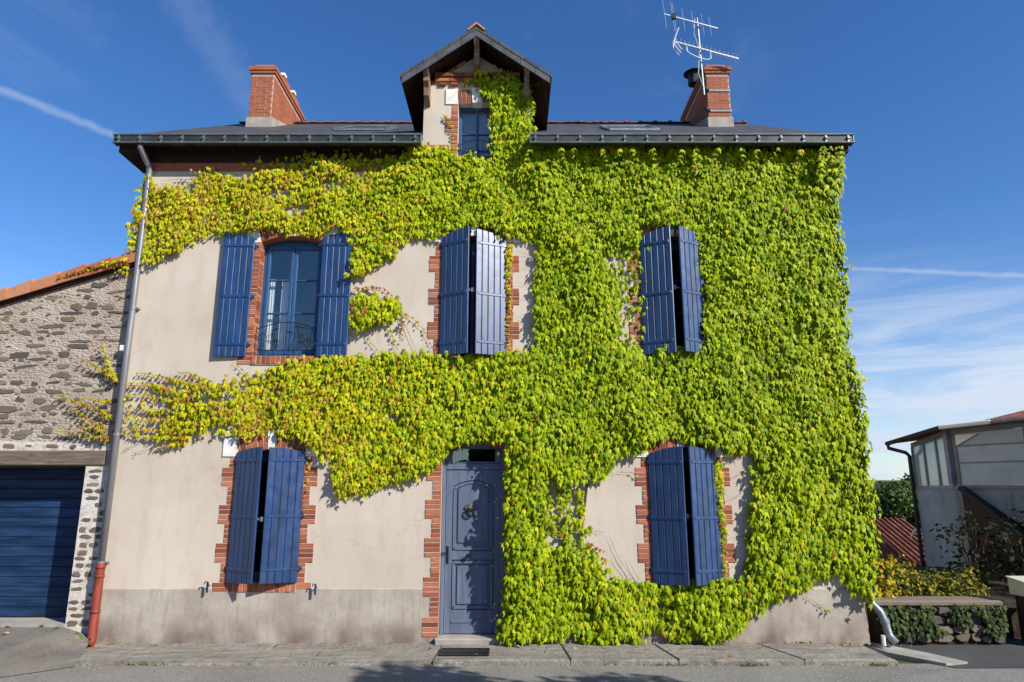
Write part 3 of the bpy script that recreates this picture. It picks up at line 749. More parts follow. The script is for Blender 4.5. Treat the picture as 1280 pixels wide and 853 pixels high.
# bars that hold the ajar shutters, and the wall stays
for key, dz in (("UM", 0.98), ("UR", 1.02), ("LL", 0.86), ("LR", 0.90)):
    x0, x1, z0, zs, zc = OP[key]; cx = (x0+x1)/2
    m = MB(); m.bar((cx-0.075, -0.165, z0+dz), (cx+0.07, -0.150, z0+dz), 0.012, 0.03); m.box(cx-0.03, cx+0.012, -0.185, -0.16, z0+dz-0.035, z0+dz+0.03)
    H(m, "shutter_latch", "galvanised")
for x, z in ((-4.22, 0.775), (-2.73, 0.745)):
    m = MB(); m.tube([(x+0.02, 0.0, z-0.02), (x+0.02, -0.075, z-0.02)], 0.008, 5); m.box(x+0.006, x+0.032, -0.085, -0.07, z-0.11, z+0.03)
    m.tube([(x+0.02, -0.078, z+0.03), (x-0.015, -0.09, z+0.035), (x-0.02, -0.09, z)], 0.008, 5)
    H(m, "shutter_stay", "iron_blue")

# --- front door
x0, x1, z0, zs, zc = OP["DO"]
yd = 0.20
m = MB(); m.cbox(x0+0.002, x0+0.055, yd-0.03, yd+0.06, z0, zc, 0.008); m.cbox(x1-0.055, x1-0.002, yd-0.03, yd+0.06, z0, zc, 0.008)
m.cbox(x0+0.055, x1-0.055, yd-0.03, yd+0.06, 2.335, 2.425, 0.01); m.box(x0+0.055, x1-0.055, yd-0.02, yd+0.06, 2.64, zc)
m.cbox(x0+0.055, x0+0.14, yd-0.022, yd+0.05, 2.425, 2.64, 0.008); m.cbox(x1-0.14, x1-0.055, yd-0.022, yd+0.05, 2.425, 2.64, 0.008)
m.cbox(x0+0.14, x1-0.14, yd-0.022, yd+0.05, 2.425, 2.455, 0.008)
door = H(m, "door", "door_blue")
m = MB(); m.box(x0+0.14, x1-0.14, yd+0.012, yd+0.018, 2.455, 2.64); H(m, "fanlight_pane", "glass", door)
a, b = x0+0.058, x1-0.058; dl, dr = a+0.10, b-0.10
leaf = MB()
leaf.box(a, b, yd+0.012, yd+0.05, z0+0.01, 2.332)                       # back board
leaf.cbox(a, dl, yd-0.012, yd+0.012, z0+0.008, 2.33, 0.006); leaf.cbox(dr, b, yd-0.012, yd+0.012, z0+0.008, 2.33, 0.006)
leaf.cbox(dl, dr, yd-0.012, yd+0.012, z0+0.008, 0.40, 0.006)
leaf.cbox(dl, dr, yd-0.012, yd+0.012, 1.07, 1.195, 0.006)
N = 12; cxd = (dl+dr)/2; hwd = (dr-dl)/2
arc = [(dl + (dr-dl)*i/N, 2.095 + 0.09*(1-((2*i/N)-1)**2)) for i in range(N+1)]
for (xa, za), (xb, zb) in zip(arc[:-1], arc[1:]):
    leaf.prism_y([(xa, za), (xb, zb), (xb, 2.33), (xa, 2.33)], yd-0.012, yd+0.012)
H(leaf, "door_leaf", "door_blue", door)
def mould(outl, w, y0, y1):
    """bead running round an outline"""
    mb = MB(); n = len(outl); c = Vector((sum(p[0] for p in outl)/n, sum(p[1] for p in outl)/n))
    for i in range(n):
        p, q = Vector(outl[i]), Vector(outl[(i+1) % n])
        mb.bar((p.x, y0, p.y), (q.x, y0, q.y), w, y1, up=(0, 1, 0))
    return mb
up = [(dl+0.03, 1.225), (dr-0.03, 1.225)] + [(x + (0.03 if x < cxd else -0.03)*abs(x-cxd)/hwd, z-0.03) for x, z in arc[::-1]]
lo = [(dl+0.03, 0.43), (dr-0.03, 0.43), (dr-0.03, 1.04), (dl+0.03, 1.04)]
for o_ in (up, lo):
    H(mould(o_, 0.034, yd-0.004, 0.034), "moulding", "door_blue", door)
    mb = MB(); k = 0.86; c0 = Vector((sum(p[0] for p in o_)/len(o_), sum(p[1] for p in o_)/len(o_)))
    ins = []
    for p in o_:
        ins.append((cxd + (p[0]-cxd)*0.80, c0.y + (p[1]-c0.y)*(0.89 if o_ is up else 0.85)))
    mb.prism_y(ins, yd-0.006, yd+0.013); H(mb, "raised_panel", "door_blue", door)
m = MB(); m.cbox(dl+0.0, dr-0.0, yd-0.022, yd-0.0118, 0.225, 0.265, 0.005); H(m, "drip_moulding", "door_blue", door)
m = MB()
kx, kz = -0.62, 1.74
m.tube([(kx, yd-0.006, kz+0.05), (kx, yd-0.03, kz+0.05)], 0.06, 12, 0.045); m.tube([(kx, yd-0.03, kz+0.05), (kx, yd-0.05, kz+0.05)], 0.035, 10, 0.018)
m.tube([(kx-0.06, yd-0.005, kz+0.055), (kx+0.06, yd-0.005, kz+0.055)], 0.03, 6)
H(m, "knocker_plate", "brass", door)
m = MB(); m.tube([(kx + 0.05*math.sin(i/12*2*math.pi), yd-0.045-0.01*math.cos(i/12*2*math.pi), kz - 0.02 + 0.06*math.cos(i/12*2*math.pi)) for i in range(13)], 0.011, 6, cap=False)
H(m, "knocker_ring", "black_iron", door)
m = MB(); m.tube([(-0.62, yd-0.014, 1.13), (-0.62, yd-0.045, 1.13), (-0.62, yd-0.06, 1.13), (-0.62, yd-0.085, 1.13)], 0.02, 10, 0.034); H(m, "door_knob", "black_iron", door)
m = MB(); m.box(a+0.02, a+0.055, yd-0.018, yd-0.010, 1.02, 1.26); m.tube([(a+0.036, yd-0.02, 1.17), (a+0.036, yd-0.06, 1.17), (a-0.05, yd-0.065, 1.165)], 0.009, 6); H(m, "door_handle", "black_iron", door)

# --- roof, eaves and gutters
EY, EZ = -0.36, 7.40
SL = (RIDGE_Z - EZ) / (RIDGE_Y - EY)
RX0, RX1 = -6.13, 5.25
DX0, DX1 = -1.43, 0.30
def slab(m, x0, x1, ya, yb, t=0.06):
    za, zb = EZ + (ya-EY)*SL, EZ + (yb-EY)*SL
    m.prism_x([(ya, za-t), (yb, zb-t), (yb, zb), (ya, za)], x0, x1)
m = MB(); slab(m, RX0, DX0, EY+0.05, RIDGE_Y); slab(m, DX1, RX1, EY+0.05, RIDGE_Y); slab(m, DX0, DX1, 2.1, RIDGE_Y)
m.prism_x([(RIDGE_Y, RIDGE_Z-0.06), (8.36, 7.34), (8.36, 7.40), (RIDGE_Y, RIDGE_Z)], RX0, RX1)
roof = H(m, "roof", "slate")
def slope_uv(o):
    uv = o.data.uv_layers.new(name="UVMap"); k = math.sqrt(1 + SL*SL)
    for lp in o.data.loops:
        co = o.data.vertices[lp.vertex_index].co; uv.data[lp.index].uv = (co.x, co.y*k)
slope_uv(roof)
n = 34
tile = MB()
for i in range(7):
    a0, a1 = math.pi*i/6, 0
tp = [(0.10*math.cos(math.pi*i/6), 0.055*math.sin(math.pi*i/6)) for i in range(7)]
tile.prism_x([(y, z) for y, z in tp], -0.165, 0.165)
tp2 = [(0.115*math.cos(math.pi*i/6), 0.085*math.sin(math.pi*i/6)) for i in range(7)]
tile.prism_x(tp2, 0.12, 0.185)
tm = tile.mesh("ridge_tile"); fixn(tm); tm.materials.append(MATS["old_tiles"])
for i in range(n):
    o = link("ridge_tile", tm, roof); o.location = (RX0 + 0.17 + (RX1-RX0-0.34)*i/(n-1), RIDGE_Y, RIDGE_Z - 0.02)
# rooflights
for xc in (-2.72, 2.18):
    m = MB(); yc = 1.6
    def rp(x, y, h): return (x, y - h*SL*0.85, EZ + (y-EY)*SL + h*0.85)
    fr = []
    xa, xb, ya, yb = xc-0.45, xc+0.45, yc-0.55, yc+0.55
    for (p, q) in (((xa, ya), (xb, ya)), ((xb, ya), (xb, yb)), ((xb, yb), (xa, yb)), ((xa, yb), (xa, ya))):
        m.bar(rp(*p, 0.02), rp(*q, 0.02), 0.05, 0.05)
    w = H(m, "rooflight", "zinc", roof)
    m = MB(); m.poly([rp(xa, ya, 0.03), rp(xb, ya, 0.03), rp(xb, yb, 0.03), rp(xa, yb, 0.03), rp(xa, ya, 0.015), rp(xb, ya, 0.015), rp(xb, yb, 0.015), rp(xa, yb, 0.015)],
           [(0,1,2,3),(7,6,5,4),(0,4,5,1),(1,5,6,2),(2,6,7,3),(3,7,4,0)])
    H(m, "rooflight_pane", "zinc_panel", roof)
for xa, xb in ((RX0, DX0-0.012), (DX1+0.012, RX1)):
    m = MB(); slab_z = lambda y: EZ + (y-EY)*SL
    m.prism_x([(EY+0.06, slab_z(EY+0.06)-0.085), (0.25, slab_z(0.25)-0.085), (0.25, slab_z(0.25)-0.062), (EY+0.06, slab_z(EY+0.06)-0.062)], xa+0.02, xb-0.02)
    m.box(max(xa+0.05, XL), min(xb-0.02, XR), -0.03, -0.004, 7.12, 7.533)
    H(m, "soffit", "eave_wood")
    m = MB(); m.box(max(xa+0.05, XL), min(xb-0.02, XR), -0.022, -0.003, 6.985, 7.118); H(m, "brick_cornice", "brick_mass")
    nr = int((xb-xa)/0.345)
    for i in range(nr+1):
        x = xa + 0.10 + (xb-xa-0.2)*i/nr
        m = MB(); m.prism_x([(EY+0.07, slab_z(EY+0.07)-0.17), (EY+0.07, slab_z(EY+0.07)-0.087), (0.1, slab_z(0.1)-0.087), (0.1, slab_z(0.1)-0.19)], x-0.035, x+0.035)
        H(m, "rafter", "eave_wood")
    # gutter: deep zinc front between two beads, straps along it
    GZ0, GZ1 = 7.285, 7.425
    m = MB()
    m.prism_x([(EY, GZ0+0.01), (EY+0.05, GZ0), (EY+0.11, GZ0), (EY+0.11, GZ1-0.03), (EY+0.10, GZ1-0.03), (EY+0.10, GZ0+0.012), (EY+0.055, GZ0+0.012), (EY+0.014, GZ0+0.02), (EY+0.014, GZ1), (EY, GZ1)], xa-0.03, xb+0.03)
    gut = H(m, "gutter", "zinc_panel")
    m = MB(); m.tube([(xa-0.04, EY-0.004, GZ1), (xb+0.04, EY-0.004, GZ1)], 0.018, 8); H(m, "gutter_bead", "zinc", gut)
    m = MB(); m.tube([(xa-0.04, EY-0.002, GZ0+0.008), (xb+0.04, EY-0.002, GZ0+0.008)], 0.013, 8); H(m, "gutter_bead", "zinc", gut)
    for x in (xa-0.03, xb+0.03):
        m = MB(); m.box(x-0.004, x+0.004, EY-0.01, EY+0.115, GZ0-0.004, GZ1+0.004); H(m, "gutter_end", "zinc", gut)
    ns = round((xb-xa)/0.345)
    for i in range(ns+1):
        x = xa + 0.05 + (xb-xa-0.1)*i/ns
        m = MB(); m.box(x-0.014, x+0.014, EY-0.012, EY-0.002, GZ0+0.012, GZ1-0.01); m.tube([(x-0.02, EY-0.012, GZ0+0.075), (x+0.02, EY-0.012, GZ0+0.075)], 0.022, 6)
        H(m, "gutter_strap", "zinc", gut)
# boxed ends of the eaves with an ogee bracket
for x, s in ((XL-0.02, -1), (XR+0.02, 1)):
    xe = RX0 if s < 0 else RX1
    m = MB(); a, b = sorted((x, xe)); sz_ = lambda y: EZ + (y-EY)*SL - 0.088
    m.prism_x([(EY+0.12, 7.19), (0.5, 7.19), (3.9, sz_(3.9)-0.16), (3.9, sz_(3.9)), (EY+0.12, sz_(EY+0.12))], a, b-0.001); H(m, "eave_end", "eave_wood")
    m = MB()
    m.prism_y([(x, 7.19), (x+s*0.22, 7.19), (x+s*0.20, 7.13), (x+s*0.11, 7.05), (x+s*0.05, 6.95), (x, 6.82)], -0.03, 0.10)
    H(m, "eave_bracket", "eave_wood")

# --- dormer
DCX = (DX0+DX1)/2
dw0, dw1, dz0, dzt = -0.87, -0.26, 7.10, 8.19
GA = 9.06; GE = 8.44           # gable apex and wall head
m = MB(); y0, y1 = 0.001, 0.36
m.box(DX0, dw0, y0, y1, WT, GE); m.box(dw1, DX1, y0, y1, WT, GE); m.box(dw0, dw1, y0, y1, dzt, GE)
m.prism_y([(DX0, GE), (DX1, GE), (DCX, GA)], y0, y1)
m.box(DX0, DX0+0.2, y1, 2.4, WT, GE); m.box(DX1-0.2, DX1, y1, 2.4, WT, GE)
H(m, "dormer_wall", "render_wall")
# opening through the main wall head: dark reveal
DY = -0.42
rise = (9.215 - 8.375) / 1.165
def dslab(m, t0, t1, ya, yb, half=1.165, ap=9.215):
    for s in (-1, 1):
        m.prism_y([(DCX, ap-t0), (DCX + s*half, ap - half*rise - t0), (DCX + s*half, ap - half*rise - t1), (DCX, ap-t1)], ya, yb)
m = MB(); dslab(m, -0.055, 0.0, DY-0.03, 3.0, 1.19)
dr_ = H(m, "dormer_roof", "slate"); slope_uv(dr_)
m = MB(); dslab(m, 0.001, 0.022, DY, 2.6, 1.16); H(m, "dormer_soffit", "eave_wood", dr_)
for s in (-1, 1):
    nseg = 5
    for i in range(nseg):
        u0, u1 = 1.165*i/nseg + (0.003 if i else 0), 1.165*(i+1)/nseg - 0.003
        m = MB(); m.prism_y([(DCX+s*u0, 9.214-u0*rise), (DCX+s*u1, 9.214-u1*rise), (DCX+s*u1, 9.214-u1*rise-0.115), (DCX+s*u0, 9.214-u0*rise-0.115)], DY-0.022, DY-0.001)
        H(m, "fascia_board", "slate_board", dr_)
    # side purlin with shaped bracket
    px_ = DCX + s*0.80
    m = MB(); zb = 9.215 - 0.80*rise - 0.03
    m.prism_x([(DY+0.0, zb), (DY+0.0, zb-0.07), (DY+0.06, zb-0.13), (DY+0.10, zb-0.14), (DY+0.10, zb-0.22), (DY+0.17, zb-0.30), (DY+0.20, zb-0.42), (0.0, zb-0.50), (0.0, zb)], px_-0.04, px_+0.04)
    H(m, "roof_bracket", "dormer_wood")
m = MB(); zb = 9.215-0.03
m.prism_x([(DY, zb-0.02), (DY, zb-0.12), (DY+0.05, zb-0.20), (DY+0.11, zb-0.22), (DY+0.11, zb-0.33), (DY+0.2, zb-0.42), (0.0, zb-0.52), (0.0, zb-0.02)], DCX-0.04, DCX+0.04); H(m, "roof_bracket", "dormer_wood")
for i in range(9):
    m = MB(); m.prism_y([(DCX-0.15, 9.20), (DCX, 9.335), (DCX+0.15, 9.20), (DCX+0.12, 9.19), (DCX, 9.30), (DCX-0.12, 9.19)], DY-0.05+i*0.33, DY-0.05+(i+1)*0.33-0.006)
    H(m, "ridge_cap", "terracotta", dr_)
# dormer brickwork
mb = MB(); mb.box(dw0-0.10, dw0-0.002, -0.004, 0.03, 7.16, dzt); mb.box(dw0-0.20, dw0-0.10, -0.003, 0.03, 7.62, 7.62+4*CH); mb.box(dw1+0.002, dw1+0.10, -0.004, 0.03, 7.16, dzt)
mb.box(dw0-0.02, dw1+0.02, -0.003, 0.14, dzt-0.002, dzt+0.235); mb.box(DX0+0.18, DX1-0.18, -0.02, 0.0, 8.545, 8.70)
ds = H(mb, "dormer_surround", "mortar")
zz = 7.13; i = 0
while zz < dzt-0.03:
    for s, xe in ((-1, dw0), (1, dw1)):
        wd = 0.205 if 7.60 < zz < 7.60+3.9*CH else 0.105
        put_brick(ds, xe + s*(wd/2), zz+CH/2, wd-0.008, CH-0.010)
    zz += CH
nb = 9
for i in range(nb):
    if i == 4: continue
    u = (i+0.5)/nb*2-1; an = u*0.16
    put_brick(ds, DCX + u*0.315, dzt+0.118, 0.058, 0.225, -0.012, 0.15, an, always=(i < 6))
m = MB(); m.prism_y([(DCX-0.075, dzt-0.005), (DCX+0.075, dzt-0.005), (DCX+0.095, dzt+0.26), (DCX-0.095, dzt+0.26)], -0.022, 0.16); H(m, "keystone", "white_stone")
for s, xe in ((-1, dw0), (1, dw1)):
    m = MB(); a, b = sorted((xe + s*0.012, xe + s*0.205)); m.box(a, b, -0.018, 0.05, dzt-0.03, dzt+0.24); H(m, "springer_stone", "white_stone")
for row, (zc_, yo, h) in enumerate(((8.585, -0.050, 0.07), (8.665, -0.075, 0.075))):
    nb = 6; L = (DX1-DX0) - 0.34
    for i in range(nb):
        put_brick(ds, DX0 + 0.17 + L*(i+0.5)/nb, zc_, L/nb-0.006, h-0.008, yo, 0.10)
for i in range(7):
    put_brick(ds, DX0 + 0.30 + (DX1-DX0-0.6)*i/6, 8.515, 0.11, 0.055, -0.045, 0.07)
for i in range(4):   # brick rake of the gable
    u = 0.78 - i*0.17
    put_brick(ds, DCX - u, 9.11 - u*rise - 0.03, 0.19, 0.06, -0.012, 0.05, -math.atan(rise))
for j in range(2):   # corbel at the foot of the dormer
    for i in range(2):
        put_brick(ds, DX0 + 0.11 + i*0.21, 7.39 - j*0.075, 0.20, 0.065, -0.05+j*0.012, 0.08, always=True)
# dormer window
m = MB(); yb = 0.15
m.cbox(dw0+0.002, dw0+0.05, yb, yb+0.06, dz0, dzt, 0.006); m.cbox(dw1-0.05, dw1-0.002, yb, yb+0.06, dz0, dzt, 0.006); m.box(dw0+0.05, dw1-0.05, yb+0.002, yb+0.06, dzt-0.06, dzt)
m.cbox(DCX-0.022, DCX+0.022, yb-0.008, yb+0.05, dz0, dzt-0.06, 0.006)
dwn = H(m, "dormer_window", "window_blue")
for zb in (7.42, 7.71):
    m = MB(); m.cbox(dw0+0.05, dw1-0.05, yb+0.0, yb+0.04, zb-0.012, zb+0.012, 0.005); H(m, "glazing_bar", "window_blue", dwn)
for xa, xb in ((dw0+0.05, DCX-0.022), (DCX+0.022, dw1-0.05)):
    for za, zb in ((7.34, 7.41), (7.43, 7.70), (7.72, dzt-0.06)):
        m = MB(); m.box(xa, xb, yb+0.018, yb+0.022, za, zb); H(m, "pane", "glass", dwn)
m = MB(); m.box(dw0, dw1, 0.30, 0.33, 7.345, dzt-0.01); H(m, "blind", "interior", dwn)
g = MB(); N = 12
g.tube([(dw0+0.01 + (dw1-dw0-0.02)*i/N, 0.05, 7.46 + 0.10*math.sin(math.pi*i/N)) for i in range(N+1)], 0.006, 5)
g.tube([(dw0+0.01, 0.05, 7.32), (dw1-0.01, 0.05, 7.32)], 0.006, 5)
for i in range(1, 9):
    x = dw0 + (dw1-dw0)*i/9; g.tube([(x, 0.05, 7.32), (x+0.02*math.sin(i*2.), 0.05, 7.46 + 0.10*math.sin(math.pi*i/9))], 0.004, 4)
H(g, "dormer_guard_rail", "black_iron")
if hidden.f: tag(H(hidden, "hidden_brickwork", "brick_mass"), kind='stuff')

# --- chimneys
def chimney(xa, xb, ya, yb, zt, mirror, long_cap):
    zb = EZ + (ya-EY)*SL - 0.25
    m = MB(); m.box(xa, xb, ya, yb, zb, zt); core = H(m, "chimney", "mortar")
    # courses of bricks as raised blocks, too small to take one by one
    mb = MB(); ch = 0.070; z = zb + 0.42; row = 0
    while z + ch < zt - 0.14:
        for (L, fx) in ((xb-xa, 0), (yb-ya, 1), (yb-ya, 2)):
            u = -0.11 if row % 2 else 0.0
            while u < L:
                a, b = max(u, 0)+0.006, min(u+0.22, L)-0.006
                if b - a > 0.03:
                    e = random.uniform(0.004, 0.008)
                    if fx == 0: mb.box(xa+a, xa+b, ya-e, ya+0.02, z+0.006, z+ch-0.006)
                    elif fx == 1: mb.box(xb-0.02, xb+e, ya+a, ya+b, z+0.006, z+ch-0.006)
                    else: mb.box(xa-e, xa+0.02, ya+a, ya+b, z+0.006, z+ch-0.006)
                u += 0.22
        z += ch; row += 1
    o = H(mb, "brickwork", "brick_mass", core); tag(o, kind='stuff')
    for k, (za, h, e) in enumerate(((zt-0.14, 0.055, 0.035), (zt-0.080, 0.075, 0.055))):
        m = MB(); m.box(xa-e, xb+e, ya-e, yb+e, za, za+h); H(m, "corbel_course", "brick_mass", core)
    m = MB(); m.prism_z([(xa-0.01, ya-0.01), (xb+0.01, ya-0.01), (xb+0.01, yb), (xa-0.01, yb)], zt-0.005, zt+0.03); m.prism_x([(ya+0.02, zt+0.03), (ya+0.5, zt+0.03), (ya+0.45, zt+0.10), (ya+0.08, zt+0.12)], xa+0.04, xb-0.04)
    H(m, "chimney_cap", "brick_mass", core)
    for q in (0.45, 0.80):
        yc = ya + (yb-ya)*q
        m = MB(); m.box(xa+0.05, xb-0.04, yc-0.22, yc+0.22, zt+0.03, zt+0.24); H(m, "flue_cap", "brick_mass", core)
        m = MB(); m.box(xb-0.16, xb-0.02, yc-0.24, yc-0.10, zt+0.24, zt+0.30); H(m, "flue_mortar", "white_stone", core)
    # cement flashing at the foot
    m = MB(); e = 0.03; ra = lambda y: EZ + (y-EY)*SL
    m.prism_x([(ya-e, ra(ya-e)-0.1), (ya-e, ra(ya)+0.20), (ya+0.9, ra(ya)+0.55), (ya+0.9, ra(ya+0.9)-0.1)], xa-e, xb+e)
    H(m, "cement_flashing", "pale_concrete", core)
chimney(-5.37, -4.91, 2.6, 4.5, 10.60, False, True)
chimney(4.01, 4.47, 2.6, 4.5, 10.60, True, True)

# --- downpipes
PX = -5.715; PY = -0.064
m = MB(); m.tube([(PX-0.05, EY+0.06, 7.30), (PX-0.05, EY+0.06, 7.24), (PX-0.02, -0.16, 7.10), (PX, PY, 7.02), (PX, PY, 6.8), (PX, PY, 4.0), (PX, PY, 1.03)], 0.046, 12)
dp = H(m, "downpipe", "pipe_zinc", None, True)
for z in (6.3, 4.72, 2.83, 1.06):
    m = MB(); m.tube([(PX, PY, z-0.022), (PX, PY, z+0.022)], 0.053, 12); m.box(PX+0.05, PX+0.085, PY-0.012, PY+0.085, z-0.012, z+0.012); H(m, "pipe_collar", "pipe_zinc", dp)
m = MB(); m.tube([(PX, PY, 1.05), (PX, PY, 0.98), (PX, PY, 0.05), (PX-0.01, PY-0.03, -0.01)], 0.058, 12)
for z in (1.0, 0.88, 0.42): m.tube([(PX, PY, z-0.018), (PX, PY, z+0.018)], 0.066, 12)
H(m, "downpipe_base", "red_iron", dp, True)
m = MB(); bx = XR+0.10
m.tube([(bx-0.03, 0.02, 0.75), (bx-0.02, -0.02, 0.52), (bx+0.06, -0.07, 0.42), (bx+0.10, -0.09, 0.30), (bx+0.13, -0.11, 0.12), (bx+0.19, -0.16, 0.03)], 0.052, 12)
rd = H(m, "downpipe", "galvanised", None, True)
m = MB(); m.tube([(bx+0.095, -0.088, 0.32), (bx+0.105, -0.095, 0.27)], 0.06, 12); H(m, "pipe_collar", "galvanised", rd)
m = MB(); m.tube([(bx+0.02, -0.16, 0.0), (bx+0.02, -0.16, 0.13)], 0.028, 8); H(m, "pipe_stub", "white_plastic", rd)
# ------------------------------------------------------------------ leaves
LOBED = np.array([(0,0,0),(0.18,-0.10,-0.05),(0.34,0.10,-0.12),(0.43,0.60,-0.25),(0.19,0.52,-0.07),(0,1.22,-0.32),(-0.19,0.52,-0.07),(-0.43,0.60,-0.25),(-0.34,0.10,-0.12),(-0.18,-0.10,-0.05),(0,0.36,0.06)], float)
LOBED_T = [(10,(i+1) % 10 if i < 9 else 0, i) for i in range(10)]
LOBED_T = [(10, (i+1) % 10, i) for i in range(10)]
OVAL = np.array([(0,0,0),(0.26,0.30,-0.05),(0.22,0.66,-0.07),(0,1.0,-0.12),(-0.22,0.66,-0.07),(-0.26,0.30,-0.05),(0,0.48,0.04)], float)
OVAL_T = [(6, (i+1) % 6, i) for i in range(6)]
QUAD = np.array([(-0.5,0,0),(0.5,0.1,0.06),(0.4,1.0,-0.06),(-0.45,0.9,0.05)], float)
QUAD_T = [(0,1,2),(0,2,3)]
def frames(tip, nrm):
    """rows: local x, y (to the tip), z (upper face)"""
    y = tip / np.linalg.norm(tip, axis=1, keepdims=True)
    z = nrm - (nrm*y).sum(1, keepdims=True)*y
    z /= np.linalg.norm(z, axis=1, keepdims=True)
    x = np.cross(y, z)
    return np.stack([x, y, z], 1)
def leaf_cloud(name, pos, tip, nrm, size, col, mat, tmpl=LOBED, tris=LOBED_T, parent=None):
    N = len(pos)
    A = frames(tip, nrm)
    V = pos[:, None, :] + size[:, None, None]*np.einsum('kj,njd->nkd', tmpl, A)
    K = len(tmpl); T = np.array(tris)
    Fi = (T[None] + (np.arange(N)*K)[:, None, None]).reshape(-1)
    me = bpy.data.meshes.new(name); nt = N*len(T)
    me.vertices.add(N*K); me.vertices.foreach_set('co', V.reshape(-1).astype(np.float32))
    me.loops.add(nt*3); me.loops.foreach_set('vertex_index', Fi.astype(np.int32))
    me.polygons.add(nt); me.polygons.foreach_set('loop_start', (np.arange(nt)*3).astype(np.int32))
    me.polygons.foreach_set('loop_total', np.full(nt, 3, np.int32))
    me.update(calc_edges=True)
    at = me.color_attributes.new("tint", 'FLOAT_COLOR', 'POINT')
    C = np.ones((N, K, 4), np.float32); C[:, :, :3] = col[:, None, :]
    # paler midrib, slightly richer rim
    C[:, K-1, :3] *= 1.10
    at.data.foreach_set('color', C.reshape(-1))
    me.materials.append(MATS[mat])
    return link(name, me, parent)
def wob(x, z, seed=0):
    r = np.random.default_rng(seed); s = np.zeros_like(x)
    for k in range(9):
        f = r.uniform(0.8, 5.0); a = r.uniform(0, 6.28); p = r.uniform(0, 6.28)
        s += np.sin(f*(x*math.cos(a) + z*math.sin(a)) + p) / (0.8 + 0.25*f)
    return s / 2.6
GREEN = np.array((0.225,0.335,0.003)); LIME = np.array((0.45,0.505,0.005)); DEEP = np.array((0.085,0.18,0.004))
YELL = np.array((0.56,0.46,0.010)); ORANGE = np.array((0.46,0.23,0.045)); RED = np.array((0.27,0.070,0.035))
def vine_tint(x, z):
    n = len(x); u = rng.random(n)
    west = np.clip((0.6 - x)/4.5, 0, 1)                 # autumn starts on the left
    w2 = np.clip(wob(x, z, 3)*0.6 + 0.15, -0.5, 0.7)
    k = np.clip(u*0.78 + 0.22*west + 0.12*w2, 0, 1)[:, None]
    c = GREEN*(1-k) + LIME*k
    v = rng.random(n); py = np.clip(0.03 + 0.52*west + 0.10*w2, 0.02, 0.75)
    m = v < py; c[m] = c[m]*0.35 + YELL*0.65
    po = np.clip(-0.03 + 0.30*west**2 + 0.10*w2*west, 0.003, 0.4)
    v = rng.random(n); m = v < po; c[m] = c[m]*0.25 + ORANGE*0.75
    v = rng.random(n); m = v < 0.002 + 0.016*west; c[m] = RED*0.6 + ORANGE*0.4
    v = rng.random(n); m = v < 0.24*(1-west); c[m] = c[m]*0.35 + DEEP*0.65
    return c * rng.uniform(0.82, 1.12, (n, 1))
def vine_pose(n, flat=1.0):
    tip = np.stack([rng.normal(0, 0.40, n), -0.28 + rng.normal(0, 0.26, n), -1.0 + rng.normal(0, 0.10, n)], 1)
    nrm = np.stack([rng.normal(0.08, 0.42, n), np.full(n, -1.0), 0.48 + rng.normal(0, 0.38, n)], 1)
    return tip, nrm
vine = empty("climbing_vine", (0.5, -0.05, 0))
tag(vine, "lime green and yellowing climbing vine spreading over the front of the beige house", "vine")
V_OFF = Matrix.Translation((-0.5, 0.05, 0))
def VP(o):
    o.parent = vine; o.matrix_parent_inverse = V_OFF; return o
# --- main mat of leaves
NT_ = 215000
x = rng.uniform(-5.95, 5.25, NT_); z = rng.uniform(-0.02, 9.0, NT_)
jx, jz = rng.normal(0, 0.035, NT_), rng.normal(0, 0.035, NT_)
dens = vine_density(x + jx + 0.05*wob(x*5, z*5, 9), z + jz + 0.05*wob(x*5, z*5, 8))
clump = wob(x*2.2, z*2.2, 5) + 0.45*wob(x*7.5, z*10, 15)
thin = 1.0 - 0.25*np.clip((-1.0 - x)/3.5, 0, 1)
thin *= np.where((x < -3.9) & (z < 4.2), np.clip((x + 6.3)/2.6, 0.12, 1)*np.clip(0.75 + 0.9*wob(x*1.5, z*12, 41), 0.15, 1), 1.0)
keep = rng.random(NT_) < dens * thin * np.clip(0.92 + 0.35*clump, 0.45, 1)
keep &= ~((x > DX0) & (x < DX1) & (z > 8.55) & (x < -0.55))
# keep the leaf mat off the gutter fronts and out of the door and window openings
x, z, clump, dens = x[keep], z[keep], clump[keep], dens[keep]
n = len(x)
near_door = np.clip(1 - np.abs(x - 0.10)/0.45, 0, 1)*(z < 2.9)
thick = np.clip(0.110 + 0.060*clump + 0.035*np.clip(x/4, -0.6, 1) + 0.16*near_door, 0.04, 0.34) * np.where(dens < 0.7, 0.6, 1)
layer = rng.random(n)**0.75
y = -0.025 - thick*layer
size = (0.046 + 0.054*rng.beta(2.0, 2.6, n)*1.35) * (0.92 + 0.12*np.clip(x/4, -1, 1))
tip, nrm = vine_pose(n)
# round the right-hand corner the mat wraps on to the side wall
xr = x > XR
y[xr] += 0.10*rng.random(xr.sum()) + 0.02
nrm[xr, 0] += 0.9
col = vine_tint(x, z)
pos = np.stack([x, y, z + size*0.80], 1)
